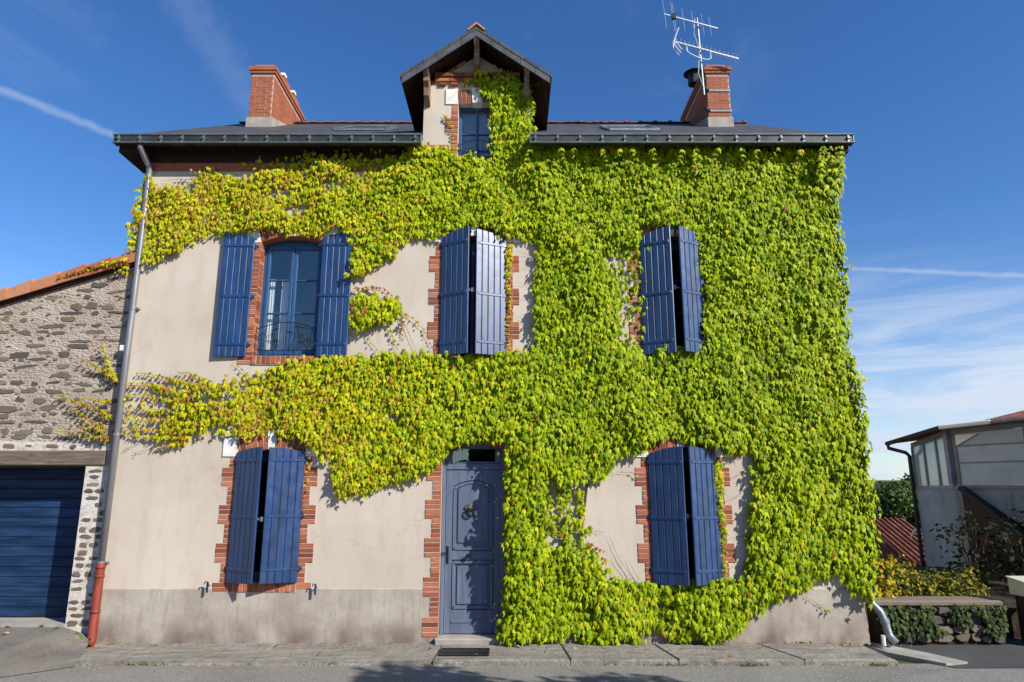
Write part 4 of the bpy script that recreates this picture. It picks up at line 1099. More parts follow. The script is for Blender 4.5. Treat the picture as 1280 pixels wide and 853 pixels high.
# the big leaves nearest the street stay single leaves
score = (layer > 0.90) & (z < 2.6) & (z > 0.15) & (x > -0.1) & (x < 4.8)
idx = np.where(score)[0]; idx = idx[np.argsort(-size[idx])][:290]
single = np.zeros(n, bool); single[idx] = True
single_src = (pos[idx], tip[idx], nrm[idx], size[idx], col[idx])
rest = ~single
vo = leaf_cloud("foliage", pos[rest], tip[rest], nrm[rest], size[rest], col[rest], "vine_leaf")
tag(VP(vo), kind='stuff')
lm = bpy.data.meshes.new("leaf"); lm.from_pydata(LOBED.tolist(), [], LOBED_T); lm.update(); lm.materials.append(MATS["vine_leaf_single"])
Fr = frames(single_src[1], single_src[2])
for p, A, s_, c_ in zip(single_src[0], Fr, single_src[3], single_src[4]):
    o = link("leaf", lm)
    M = Matrix(((A[0][0], A[1][0], A[2][0], p[0]), (A[0][1], A[1][1], A[2][1], p[1]), (A[0][2], A[1][2], A[2][2], p[2]), (0, 0, 0, 1))) @ Matrix.Diagonal((s_, s_, s_, 1))
    o.parent = vine; o.matrix_parent_inverse = V_OFF; o.matrix_basis = M
    o.color = (*[float(q) for q in c_], 1)
# --- side of the house, seen edge-on
n = 2600
yy = rng.uniform(0.0, 1.6, n); z = rng.uniform(0.9, 7.1, n); xx = XR + 0.03 + 0.13*rng.random(n)*(0.5+0.5*np.clip(wob(yy*3, z*2.2, 21)+0.6, 0, 1))
tip, nrm = vine_pose(n); nrm[:, 0] += 1.3; size = rng.uniform(0.075, 0.12, n)
tag(VP(leaf_cloud("side_foliage", np.stack([xx, yy, z], 1), tip, nrm, size, vine_tint(xx, z), "vine_leaf")), kind='stuff')
n = 420
yy = rng.uniform(-0.02, 0.5, n); z = rng.uniform(5.3, 6.95, n); xx = XL - 0.03 - 0.16*rng.random(n)*np.clip((7.3-z)/1.2, 0.2, 1)
tip, nrm = vine_pose(n); nrm[:, 0] -= 0.4; size = rng.uniform(0.07, 0.11, n)
tag(VP(leaf_cloud("side_foliage", np.stack([xx, yy, z], 1), tip, nrm, size, vine_tint(xx, z), "vine_leaf")), kind='stuff')
# --- shoots: thin stem with small leaves in pairs
SH_P, SH_T, SH_N, SH_S, SH_C = [], [], [], [], []
stems = MB()
def shoot(pts, step=0.05, size=0.055, red=0.2, y=-0.03, bare=0.0, out=0.03, r=0.0035):
    pts = [Vector((a, y if len(pts[0]) == 2 else 0, b)) if len(p_) == 2 else Vector(p_) for p_ in pts for a, b in [(p_[0], p_[-1])]]
    L = sum((q-p).length for p, q in zip(pts[:-1], pts[1:])); acc = 0.0; path = []
    for p, q in zip(pts[:-1], pts[1:]):
        d = (q-p).length; k = max(2, int(d/0.06))
        for i in range(k):
            w = p.lerp(q, i/k); path.append(w + Vector((random.uniform(-.008,.008), random.uniform(-.006,.0), random.uniform(-.008,.008))))
    path.append(pts[-1])
    stems.tube(path, r, 4, r*0.4, cap=False)
    d = 0.0; sgn = 1
    for p, q in zip(path[:-1], path[1:]):
        l = (q-p).length; d += l
        while acc < d:
            acc += step*random.uniform(0.7, 1.3); fr = acc/L
            if random.random() < bare: continue
            sgn = -sgn; tdir = (q-p).normalized()
            k = size*(1.15 - 0.75*min(1, fr))*random.uniform(0.75, 1.2)
            sd = Vector((-tdir.z, 0, tdir.x))*sgn
            SH_P.append(tuple(q + Vector((0, -out*random.random(), 0)) + sd*0.006)); SH_T.append(tuple(sd*0.6 + Vector((random.uniform(-.2,.2), -0.25, -0.75))))
            SH_N.append((random.uniform(-.3,.4), -1.0, random.uniform(0.0, 0.7))); SH_S.append(k)
            u = random.random()
            c = (YELL*0.7 + ORANGE*0.3) if u > 0.5 else LIME
            if q.x > 0.1: c = GREEN if u > 0.45 else (LIME if u > 0.1 else YELL)
            if random.random() < (red if red > 1 or q.x < 0 else red*0.35)*(0.3 + fr): c = ORANGE*0.5 + RED*0.5
            SH_C.append(tuple(np.asarray(c)*random.uniform(0.75, 1.05)))
# along the rubble wall, left of the downpipe
for p in ([(-5.83,3.61),(-5.93,3.71),(-6.03,3.78),(-6.21,3.86),(-6.37,3.93)], [(-5.86,3.66),(-5.95,3.80),(-6.01,3.92),(-6.08,4.07),(-6.13,4.20)],
          [(-5.82,3.32),(-6.04,3.34),(-6.27,3.36)], [(-5.82,3.08),(-5.95,3.15),(-6.09,3.22),(-6.23,3.27),(-6.36,3.31),(-6.51,3.35),(-6.65,3.41)],
          [(-5.88,2.92),(-6.04,3.00),(-6.21,3.08),(-6.34,3.17),(-6.47,3.25)], [(-5.81,2.79),(-5.96,2.81),(-6.12,2.83),(-6.33,2.85),(-6.55,2.89)], [(-5.88,2.90),(-6.11,2.93),(-6.32,2.94)]):
    shoot(p, 0.026, 0.074, 0.35, y=-0.03)
    shoot(p, 0.036, 0.064, 0.25, y=-0.05)
for p in ([(-4.65,3.55),(-4.91,3.64),(-5.15,3.68),(-5.35,3.73),(-5.53,3.74)], [(-4.42,3.53),(-4.54,3.64),(-4.67,3.71),(-4.80,3.74),(-4.92,3.75)], [(-5.00,3.44),(-5.20,3.53),(-5.37,3.60),(-5.66,3.59)],
          [(-4.67,3.36),(-5.01,3.48),(-5.33,3.54),(-5.62,3.54)], [(-4.54,3.27),(-4.96,3.33),(-5.38,3.42),(-5.73,3.42)], [(-4.53,3.10),(-5.06,3.19),(-5.70,3.23)], [(-4.57,2.98),(-5.04,3.05),(-5.69,3.10)], [(-4.57,2.92),(-5.08,2.91),(-5.69,2.94)], [(-4.61,2.81),(-5.01,2.80),(-5.70,2.85)], [(-4.67,2.77),(-4.95,2.68),(-5.17,2.64)]):
    shoot(p, 0.026, 0.080, 0.25, y=-0.04); shoot(p, 0.05, 0.06, 0.25, y=-0.03)
shoot([(-3.88,3.68),(-4.00,3.79),(-4.13,3.90)], 0.05, 0.06, 0.1); shoot([(-5.48,2.56),(-5.37,2.58),(-5.26,2.61)], 0.09, 0.03, 0.4)
shoot([(-5.62,2.60),(-5.46,2.68),(-5.30,2.75)], 0.2, 0.02, 0.4)
# about the middle window
for p in ([(-2.42,5.03),(-2.27,5.05),(-2.12,5.07),(-1.93,5.03),(-1.78,4.87),(-1.74,4.72)],): shoot(p, 0.032, 0.062, 2.5, out=0.05)
shoot([(-1.69,4.58),(-1.66,4.41),(-1.64,4.24)], 0.03, 0.06, 2.5, out=0.05)
shoot([(-1.68,4.66),(-1.50,4.58),(-1.34,4.41),(-1.22,4.19),(-1.11,3.97)], 0.05, 0.05, 0.7); shoot([(-1.85,4.46),(-1.77,4.24),(-1.68,3.97)], 0.045, 0.055, 0.1)
shoot([(-1.64,4.53),(-1.52,4.29),(-1.41,4.00)], 0.15, 0.03, 0.5); shoot([(-2.20,4.31),(-2.02,4.09),(-1.94,3.96)], 0.06, 0.045, 0.2)
shoot([(-0.07,5.72),(-0.04,5.41),(-0.06,5.09),(-0.04,4.72),(-0.07,4.41),(-0.04,3.98)], 0.03, 0.075, 0.5, out=0.06)
shoot([(0.00,5.80),(-0.07,5.28),(0.00,4.66),(-0.05,4.16)], 0.05, 0.07, 0.5, out=0.05)
for zz in (5.62, 5.40, 5.14, 4.92, 4.60, 4.34, 4.12):
    shoot([(0.36, zz), (0.2, zz-0.03), (0.02, zz+random.uniform(-.12, .02))], 0.3, 0.02, 0.5, r=0.002)
# lower windows
for p in ([(-2.93,2.50),(-2.94,2.19),(-2.94,1.91),(-2.94,1.64)],): shoot(p, 0.09, 0.055, 0.4, out=0.04)
shoot([(2.96,2.50),(2.97,2.19),(2.94,1.91),(2.98,1.53),(2.97,1.21),(2.95,0.78)], 0.028, 0.085, 0.3, out=0.06)
shoot([(2.93,2.41),(2.96,1.74),(2.93,1.10),(2.97,0.76)], 0.05, 0.08, 0.3, out=0.05)
for a, b in ((2.28, 2.12), (2.0, 1.86), (1.71, 1.54), (1.42, 1.37), (1.08, 0.96)):
    shoot([(3.28, a), (2.98, b)], 0.3, 0.02, 0.5, r=0.002)
for p in ([(0.52,2.12),(0.54,1.85),(0.53,1.50)], [(0.68,2.14),(0.67,1.83),(0.64,1.48)], [(0.80,2.12),(0.82,1.79),(0.86,1.48)], [(0.93,2.12),(1.01,1.79),(0.97,1.48),(0.94,1.21)], [(0.75,2.12),(0.73,1.74),(0.76,1.21)], [(0.98,2.08),(0.95,1.64),(1.02,1.10)]):
    shoot(p, 0.036, 0.075, 0.3, out=0.05); shoot(p, 0.06, 0.06, 0.3, out=0.04)
shoot([(1.04,1.35),(1.17,1.26),(1.28,1.21)], 0.03, 0.06, 1.5); shoot([(1.03,1.31),(1.18,1.15),(1.33,1.10)], 0.05, 0.06, 1.5)
shoot([(1.01,1.44),(1.18,1.48),(1.31,1.46)], 0.08, 0.03, 0.6)
for p in ([(1.72,0.80),(1.60,0.94),(1.45,1.21),(1.36,1.44)], [(1.65,0.78),(1.53,0.97),(1.42,1.10)], [(1.76,0.82),(1.68,0.97),(1.62,1.10)], [(1.60,0.78),(1.49,0.87),(1.38,0.91)]): shoot(p, 0.4, 0.03, 0.5, r=0.003)
shoot([(1.49,2.43),(1.26,2.41),(1.08,2.32)], 0.12, 0.10, 0.0, out=0.05); shoot([(1.82,2.19),(1.71,2.30),(1.50,2.30)], 0.12, 0.05, 0.2)
# pale petioles beside the door
for zz in (2.20, 1.97, 1.70, 1.34, 1.14, 0.84, 0.60, 0.42):
    shoot([(-0.10, zz), (-0.20, zz-0.05), (-0.27, zz-0.12)], 0.035, 0.028, 0.3, y=-0.05, r=0.0025)
# danglers under the gutter and on the dormer
for xx in np.arange(0.40, 5.0, 0.31):
    xx += random.uniform(-0.1, 0.1); h = random.uniform(0.15, 0.42)
    shoot([(xx, -0.30, 7.27), (xx+random.uniform(-.08,.08), -0.27, 7.27-h*0.6), (xx+random.uniform(-.14,.14), -0.22, 7.27-h)], 0.045, 0.07, 0.1, out=0.05)
for xx in (4.72, 4.85, 4.95, 5.02):
    shoot([(xx, -0.15, 6.7), (xx+0.05, -0.28, 7.0), (xx+0.06, -0.32, 7.2)], 0.02, 0.11, 0.0, out=0.10)
    shoot([(xx, -0.12, 6.5), (xx+0.05, -0.22, 6.8), (xx+0.09, -0.22, 7.1)], 0.02, 0.11, 0.0, out=0.10)
shoot([(-1.12,7.97),(-1.00,7.83),(-0.94,7.62),(-0.95,7.48),(-1.04,7.33)], 0.035, 0.05, 0.1)
shoot([(-0.26,8.60),(-0.30,8.72),(-0.38,8.54)], 0.05, 0.05, 0.0, y=-0.20)
shoot([(0.22, -0.03, 8.25), (0.32, -0.12, 8.18), (0.36, -0.15, 7.95)], 0.03, 0.08, 0.0, out=0.05)
shoot([(0.15, -0.03, 8.35), (0.30, -0.12, 8.42), (0.42, -0.2, 8.40)], 0.04, 0.06, 0.0, out=0.04)
shoot([(-0.65, -0.09, 8.72), (-0.5, -0.10, 8.66), (-0.35, -0.10, 8.70), (-0.18, -0.10, 8.72), (0.0, -0.08, 8.70)], 0.03, 0.085, 0.0, out=0.06)
shoot([(-1.46,7.30),(-1.31,7.35),(-1.11,7.27),(-0.93,7.13)], 0.02, 0.09, 0.0, out=0.06)
for p in ([(-4.97,6.83),(-5.27,6.83),(-5.52,6.81)], [(-5.00,6.70),(-5.26,6.71),(-5.44,6.70)]): shoot(p, 0.05, 0.04, 0.6)
# over the garage verge
for k in range(5):
    s0 = random.uniform(-0.1, 0.1)
    shoot([(-5.82, -0.04, 5.52+s0*0.3), (-6.15, -0.06, 5.44+s0*0.4), (-6.5, -0.06, 5.33+s0*0.4), (-6.85, -0.06, 5.22+s0*0.3)], 0.04, 0.075, 0.9, out=0.06)
shoot([(-5.80, -0.04, 5.42), (-5.95, -0.05, 5.33), (-6.05, -0.04, 5.30)], 0.03, 0.07, 0.2)
# single shoots at the foot of the wall on the right
shoot([(4.42, -0.02, 0.42), (4.30, -0.03, 0.44), (4.15, -0.03, 0.55), (4.05, -0.03, 0.60)], 0.06, 0.05, 0.0); shoot([(3.40, -0.03, 0.95), (3.32, -0.05, 0.80), (3.28, -0.05, 0.68)], 0.06, 0.06, 0.8)
SP = np.array(SH_P); tag(VP(leaf_cloud("shoot_leaves", SP, np.array(SH_T), np.array(SH_N), np.array(SH_S), np.array(SH_C), "vine_leaf")), kind='stuff')
# woody stems under the leaves
for p in ([(1.0, 0.0), (0.95, 1.2), (1.15, 2.6), (1.0, 4.0), (1.3, 5.6), (0.9, 6.9)], [(1.05, 0.0), (0.7, 0.6), (0.2, 1.4), (0.15, 2.6), (0.4, 3.4), (-1.6, 3.3), (-3.6, 3.2), (-5.4, 3.1)], [(1.1, 3.0), (2.4, 3.2), (3.6, 3.1), (4.4, 4.4), (4.5, 6.5)], [(0.9, 6.4), (-1.0, 6.5), (-3.2, 6.5), (-5.3, 6.3)]):
    stems.tube([(a, -0.015, b) for a, b in p], 0.016, 5, 0.006)
VP(stems.build("stem", "vine_stem"))

# ------------------------------------------------------------------ stone garage on the left
gar = empty("stone_garage", (-7.5, 0, 0))
tag(gar, "lean-to garage of rubble stone with blue sectional door and terracotta verge, left of the house", "garage")
G_OFF = Matrix.Translation((7.5, 0, 0))
def G(mb, name, mat, parent=None, smooth=False):
    o = mb.build(name, mat, None, smooth)
    if parent is None: o.parent = gar; o.matrix_parent_inverse = G_OFF
    else: o.parent = parent
    return o
gy0 = 0.03; GX = XL - 0.005; GJ = -6.16
def rz(x): return 5.46 + (x + 5.79)*0.322           # underside of the verge
m = MB()
m.prism_y([(-12, 2.585), (GX, 2.585), (GX, rz(GX)), (-12, rz(-12))], gy0, gy0+0.5)
m.box(-5.885, GX, gy0, gy0+0.5, 2.39, 2.585)
m.box(-12, -11.4, gy0, gy0+5, -0.1, 2.585)
m.box(-11.4, GX, gy0+4.6, gy0+5, -0.1, 3.4)
gw = G(m, "wall", "rubble_mortar")
m = MB(); m.box(GJ, GX, gy0, gy0+0.5, -0.05, 2.39); pier = G(m, "pier", "lime_mortar")
m = MB(); m.prism_y([(-12, 2.605), (-5.83, 2.605), (-5.85, 2.70), (-6.6, 2.725), (-7.4, 2.74), (-8.2, 2.735), (-12, 2.75)], gy0-0.006, gy0+0.05); band = G(m, "mortar_band", "lime_mortar")
m = MB(); m.cbox(-12, -5.885, gy0-0.025, gy0+0.5, 2.39, 2.60, 0.014); G(m, "lintel_beam", "beam_wood")
def stone_mesh(k):
    r = random.Random(k); n = r.choice((5, 6, 7, 8)); pts = []
    for i in range(n):
        a = 2*math.pi*i/n + r.uniform(-0.22, 0.22)
        # squarish outline
        cx_, cz_ = math.cos(a), math.sin(a); q = max(abs(cx_), abs(cz_))
        f = (1/q)**1.0 * r.uniform(0.86, 1.02)
        pts.append((cx_*0.5*f, cz_*0.5*f))
    mb = MB(); v = [(x, 0.5, z) for x, z in pts] + [(x, -0.25, z) for x, z in pts] + [(x*r.uniform(.88, .96), -0.5 + r.uniform(-.12, .12), z*r.uniform(.80, .93)) for x, z in pts]
    f = [(i, (i+1) % n, (i+1) % n+n, i+n) for i in range(n)] + [(i+n, (i+1) % n+n, (i+1) % n+2*n, i+2*n) for i in range(n)] + [tuple(range(2*n, 3*n))]
    mb.poly(v, f); me = mb.mesh("stone"); fixn(me); me.materials.append(MATS["rubble_stone"]); return me
SM = [stone_mesh(k) for k in range(26)]
chips = MB()
def lay(owner, x, z, w, h, proud=0.011):
    if w < 0.07 and h < 0.05:
        me = random.choice(SM); o = len(chips.v)
        chips.v += [(x + v.co.x*w, gy0 - proud*0.5 + v.co.y*0.02, z + v.co.z*h) for v in me.vertices]; chips.f += [tuple(i+o for i in p.vertices) for p in me.polygons]
        return
    o = link("stone", random.choice(SM)); o.scale = (w, 0.036, h)
    o.location = (x, gy0 + 0.018 - proud*random.uniform(0.3, 1.3), z); o.rotation_euler = (0, R(random.gauss(0, 3.5)), 0)
    o.parent = owner; o.matrix_parent_inverse = Matrix.Translation((0, 0, 0))
z = 2.80
while z < 5.5:
    hrow = random.uniform(0.07, 0.135); x = -9.3 + random.uniform(0, 0.2)
    while x < GX-0.03:
        w = random.choice((0.08, 0.12, 0.16, 0.20, 0.26, 0.32, 0.38)) * random.uniform(0.85, 1.2)
        h = hrow * random.uniform(0.45, 1.0) * (1.0 if w > 0.1 else 0.7)
        if z + h/2 + 0.05 < rz(x) and x + w < GX and random.random() < 0.72: lay(gw, x + w/2, z + random.uniform(-0.02, 0.02), w, h)
        x += w + random.uniform(0.03, 0.15)
    z += hrow + random.uniform(0.005, 0.025)
for i in range(330):
    x = random.uniform(-9.2, GX-0.03); z = random.uniform(2.76, 5.4)
    if z < rz(x)-0.06: lay(gw, x, z, random.uniform(0.025, 0.068), random.uniform(0.012, 0.03), 0.006)
x = -9.3
while x < -6.0:
    w = random.uniform(0.09, 0.25); lay(band, x+w/2, 2.665 + random.uniform(-.008, .008), w, random.uniform(0.05, 0.085), 0.014); x += w + random.uniform(0.08, 0.22)
z = 0.25
while z < 2.36:
    h = random.uniform(0.045, 0.085); x = GJ + random.uniform(0.0, 0.06)
    while x < GX-0.10:
        w = random.uniform(0.09, 0.22)
        if x + w < GX-0.05 and random.random() < 0.93: lay(pier, x+w/2, z, w, h, 0.012)
        x += w + random.uniform(0.02, 0.05)
    z += h + random.uniform(0.025, 0.05)
tag(G(chips, "stone_chips", "rubble_stone", gw), kind='stuff')
# roof: verge tiles along the rake, top course, slab behind
ca = math.atan(0.322)
m = MB(); m.prism_y([(-12, rz(-12)+0.02), (GX, rz(GX)+0.02), (GX, rz(GX)+0.12), (-12, rz(-12)+0.12)], gy0-0.02, gy0+5.2)
groof = G(m, "garage_roof", "old_tiles")
m = MB(); m.prism_y([(-12, rz(-12)-0.045), (GX, rz(GX)-0.045), (GX, rz(GX)+0.018), (-12, rz(-12)+0.018)], gy0-0.06, gy0-0.002); G(m, "verge_board", "eave_wood")
L = 0.405
for i in range(9):
    xb = GX - 0.02 - i*L*math.cos(ca); xa = xb - L*math.cos(ca)*0.985; dz = random.uniform(-0.008, 0.008)
    m = MB(); za, zb = rz(xa)+dz, rz(xb)+dz
    m.prism_y([(xa, za-0.01), (xb, zb-0.01), (xb, zb+0.135), (xa, za+0.135)], gy0-0.115, gy0-0.085)
    m.prism_y([(xa, za+0.112), (xb, zb+0.112), (xb, zb+0.135), (xa, za+0.135)], gy0-0.0849, gy0+0.13)
    G(m, "verge_tile", "terracotta", groof)
    m = MB(); pts = [(xa-0.03, za+0.15), (xb-0.03, zb+0.15)]
    for (px_, pz_), (qx, qz) in ((pts[0], pts[1]),):
        m.tube([(px_, gy0+0.02, pz_-0.01), (qx, gy0+0.02, qz+0.012)], 0.062, 10, 0.075)
    G(m, "cover_tile", "terracotta", groof)
# sectional door set back in the opening
DYY = 0.50
m = MB(); m.box(-11.4, GJ+0.2, DYY+0.03, DYY+0.06, 0.24, 2.6); gd = G(m, "garage_door", "garage_blue")
z = 0.25; k = 0
while z < 2.5:
    m = MB(); m.cbox(-11.4, GJ+0.16, DYY, DYY+0.029, z, z+0.136, 0.006); G(m, "door_panel", "garage_blue", gd); z += 0.140
m = MB(); m.box(-11.4, GJ+0.16, DYY-0.004, DYY-0.0005, 0.245, 0.265); G(m, "door_seal", "black_plastic", gd)
m = MB(); m.cbox(-5.83, -5.755, -0.085, gy0, 4.06, 4.15, 0.008); G(m, "junction_box", "white_plastic")

# ------------------------------------------------------------------ television aerial strapped to the right chimney
aer = empty("television_aerial", (3.883, 2.460, 9.902)); tag(aer, "silver television aerial with two booms on the right brick chimney", "aerial")
AO = Vector(aer.location)
def A_(mb, name, mat, parent=None):
    o = mb.build(name, mat); 
    if parent is None: o.parent = aer; o.matrix_parent_inverse = Matrix.Translation(-AO)
    else: o.parent = parent
    return o
ya = 2.46
b0, b1 = Vector((3.898, 2.460, 9.884)), Vector((3.856, 2.460, 11.666))
m = MB(); m.tube([b0, b1], 0.020, 8); A_(m, "mast", "galvanised")
u0, u1 = Vector((3.161, 2.400, 11.714)), Vector((4.253, 2.400, 11.373))
m = MB(); m.bar(u0, u1, 0.024, 0.024); bo = A_(m, "upper_boom", "aluminium")
for fr, hl in ((0.01, 0.33), (0.16, 0.36), (0.19, 0.33), (0.36, 0.27), (0.54, 0.26), (0.72, 0.24), (0.86, 0.22)):
    p = u0.lerp(u1, fr); m = MB(); m.tube([p + Vector((-hl*0.08, 0.0, hl)), p + Vector((hl*0.08, 0, -hl))], 0.0065, 5); A_(m, "element", "aluminium", bo)
m = MB(); p = u0.lerp(u1, 0.18); m.box(p.x-0.04, p.x+0.04, p.y-0.04, p.y+0.03, p.z-0.06, p.z+0.06); A_(m, "dipole_box", "black_plastic", bo)
l0, l1 = Vector((3.376, 2.400, 11.055)), Vector((4.633, 2.400, 10.665))
m = MB(); m.bar(l0, l1, 0.028, 0.026); bl = A_(m, "lower_boom", "aluminium")
for i in range(14):
    p = l0.lerp(l1, 0.06 + 0.90*i/13); m = MB(); m.tube([p + Vector((0, -0.09, 0.014)), p + Vector((0, 0.09, 0.014))], 0.006, 5); m.box(p.x-0.010, p.x+0.010, p.y-0.012, p.y+0.012, p.z+0.008, p.z+0.03); A_(m, "element", "aluminium", bl)
q = Vector((3.343, 2.400, 11.055))
m = MB()
for dy in (-0.10, 0.0, 0.10): m.tube([q + Vector((0.08, dy, 0.26)), q + Vector((0.0, dy, 0.07)), q + Vector((0.0, dy, -0.07)), q + Vector((0.12, dy, -0.25))], 0.013, 6)
A_(m, "reflector", "aluminium", bl)
c0 = Vector((3.585, 2.400, 10.962)); c1 = Vector((4.069, 2.400, 10.813))
m = MB(); m.tube([c0, c0 + Vector((0.01, 0, -0.12)), c0 + Vector((0.07, 0, -0.18)), (c0+c1)/2 + Vector((0, 0, -0.20)), c1 + Vector((-0.07, 0, -0.17)), c1 + Vector((0.0, 0, -0.14)), c1], 0.014, 6); A_(m, "boom_clamp", "aluminium", bl)
m = MB(); m.tube([b1 + Vector((-0.06, -0.05, -0.05)), b1 + Vector((-0.10, -0.05, -0.4)), b1 + Vector((0.0, -0.04, -0.75)), b0 + Vector((-0.10, -0.05, 0.45)), b0 + Vector((-0.02, -0.04, 0.2))], 0.007, 5); A_(m, "cable", "white_plastic")
for zz in (10.06, 9.60):
    m = MB(); m.box(3.98, 4.485, 2.575, 2.588, zz-0.018, zz+0.018); A_(m, "strap", "galvanised")
    m = MB(); m.bar((b0.x+0.01, 2.47, zz), (4.03, 2.57, zz), 0.04, 0.05); A_(m, "bracket", "black_plastic")
m = MB(); m.tube([(3.93, 3.2, 10.6), (3.93, 3.2, 10.86)], 0.13, 10); m.tube([(3.93, 3.2, 10.86), (3.93, 3.2, 10.95)], 0.22, 10, 0.05)
cw = H(m, "chimney_cowl", "black_iron")

# ------------------------------------------------------------------ grate in the pavement
gr = empty("foot_grate", (-0.61, -0.55, -0.001)); tag(gr, "dark iron foot grate set in the pavement before the front door", "grate")
m = MB(); gw_, gd_ = 0.31, 0.19
m.bar((-gw_, -gd_, 0.008), (gw_, -gd_, 0.008), 0.016, 0.014); m.bar((-gw_, gd_, 0.008), (gw_, gd_, 0.008), 0.016, 0.014)
m.bar((-gw_, -gd_, 0.008), (-gw_, gd_, 0.008), 0.016, 0.0135); m.bar((gw_, -gd_, 0.008), (gw_, gd_, 0.008), 0.016, 0.0135)
m.build("frame", "black_iron", gr)
for i in range(16):
    x = -gw_ + 2*gw_*(i+1)/17; m = MB(); m.box(x-0.009, x+0.009, -gd_+0.008, gd_-0.008, 0.003, 0.013); m.build("bar", "black_iron", gr)
m = MB(); m.box(-gw_, gw_, -0.008, 0.008, 0.002, 0.010); m.build("cross_bar", "black_iron", gr)

# ------------------------------------------------------------------ garden wall and planting on the right
gwl = empty("garden_wall", (5.9, 0.1, 0)); tag(gwl, "low stone garden wall with ivy beside the driveway, right of the house", "wall")
def W(mb, name, mat):
    o = mb.build(name, mat); o.parent = gwl; o.matrix_parent_inverse = Matrix.Translation((-5.9, -0.1, 0)); return o
m = MB(); m.box(5.06, 6.82, 0.10, 0.45, -0.05, 0.46); W(m, "core", "stained_render")
m = MB(); m.cbox(5.04, 6.86, 0.06, 0.48, 0.46, 0.54, 0.02); W(m, "coping", "rubble_stone")
z = 0.05
for row in range(4):
    x = 5.08 + 0.03*row
    while x < 6.75:
        w = random.uniform(0.12, 0.30); o = link("stone", random.choice(SM)); o.scale = (w, 0.07, 0.115); o.location = (x+w/2, 0.095, z + random.uniform(-.01, .01))
        o.parent = gwl; o.matrix_parent_inverse = Matrix.Translation((-5.9, -0.1, 0)); x += w + 0.012
    z += 0.115
def ivy(n, x0, x1, y, z0, z1, cols, size, seed):
    r = np.random.default_rng(seed); x = r.uniform(x0, x1, n); z = r.uniform(z0, z1, n)
    k = (wob(x*5, z*5, seed) + 0.25 + (z-z0)*0.9) > 0.15
    x, z = x[k], z[k]; n = len(x)
    tip = np.stack([r.normal(0, .5, n), np.full(n, -0.3), np.full(n, -0.8)], 1); nrm = np.stack([r.normal(0.1, .45, n), np.full(n, -1.0), r.normal(0.5, .4, n)], 1)
    c = np.array(cols)[r.integers(0, len(cols), n)]*r.uniform(.7, 1.15, (n, 1))
    return leaf_cloud("ivy_leaves", np.stack([x, y - 0.06*r.random(n), z], 1), tip, nrm, r.uniform(size*0.7, size*1.2, n), c, "shrub_leaf", OVAL*np.array((1.5, 1, 1)), OVAL_T)
iv = ivy(900, 5.12, 6.80, 0.05, 0.12, 0.50, [(0.035,0.065,0.02), (0.06,0.10,0.03), (0.025,0.05,0.018), (0.10,0.12,0.03)], 0.065, 4)
tag(iv, kind='stuff'); iv.parent = gwl; iv.matrix_parent_inverse = Matrix.Translation((-5.9, -0.1, 0))
def shrub(name, label, cx, cy, z0, rx, ry, h, n, cols, size, seed, group=None, cat="shrub"):
    r = np.random.default_rng(seed); t_ = empty(name, (cx, cy, z0)); tag(t_, label, cat, group)
    u = r.normal(size=(n, 3)); u /= np.linalg.norm(u, axis=1, keepdims=True); rad = r.uniform(0.45, 1.0, n)**0.6
    lob = 1 + 0.30*np.sin(u[:, 0]*5 + seed) * np.sin(u[:, 1]*4 + 2*seed) + 0.22*np.sin(u[:, 2]*7 + seed*3)
    p = u*(rad*lob)[:, None]*np.array((rx, ry, h/2)) + np.array((0, 0, h/2))
    p[:, 2] = np.abs(p[:, 2])
    nrm = u + np.array((0.2, -0.3, 0.6)) + r.normal(0, .4, (n, 3)); tip = u*0.5 + r.normal(0, .6, (n, 3)) + np.array((0, 0, -0.25))
    c = np.array(cols)[r.integers(0, len(cols), n)]*r.uniform(.7, 1.15, (n, 1))
    o = leaf_cloud("foliage", p, tip, nrm, r.uniform(size*0.7, size*1.3, n), c, "shrub_leaf", OVAL*np.array((1.3, 1, 1)), OVAL_T, t_); tag(o, kind='stuff')
    m = MB()
    for i in range(7):
        a = 6.28*i/7; m.tube([(0, 0, 0), (rx*0.35*math.cos(a), ry*0.35*math.sin(a), h*0.4), (rx*0.7*math.cos(a), ry*0.7*math.sin(a), h*0.75)], 0.012, 5, 0.004)
    m.build("stem", "vine_stem", t_)
    return t_
YS = [(0.42,0.34,0.02), (0.50,0.36,0.025), (0.30,0.30,0.025), (0.36,0.22,0.03)]; LS = [(0.20,0.21,0.02), (0.12,0.15,0.022), (0.30,0.27,0.025), (0.06,0.09,0.02)]
shrub("golden_shrub", "upright golden yellow shrub beside the corner of the vine covered house", 5.30, 0.62, 0.30, 0.32, 0.28, 0.90, 620, YS, 0.085, 31)
shrub("hedge_shrub", "rounded yellow green shrub behind the low garden wall", 5.78, 0.75, 0.35, 0.38, 0.30, 0.62, 800, LS+YS[:2], 0.06, 32, "clipped shrubs behind the garden wall")
shrub("hedge_shrub", "middle green shrub in the row behind the low garden wall", 6.25, 0.78, 0.35, 0.38, 0.30, 0.55, 760, LS, 0.055, 33, "clipped shrubs behind the garden wall")
shrub("hedge_shrub", "rightmost green shrub behind the wall, next to the cream letterbox", 6.72, 0.78, 0.35, 0.36, 0.30, 0.48, 700, LS+YS[:1], 0.055, 34, "clipped shrubs behind the garden wall")
# planting bed
m = MB(); m.box(5.06, 14, 0.46, 6.0, -0.4, 0.38); tag(m.build("planting_bed", "soil"), kind='structure')
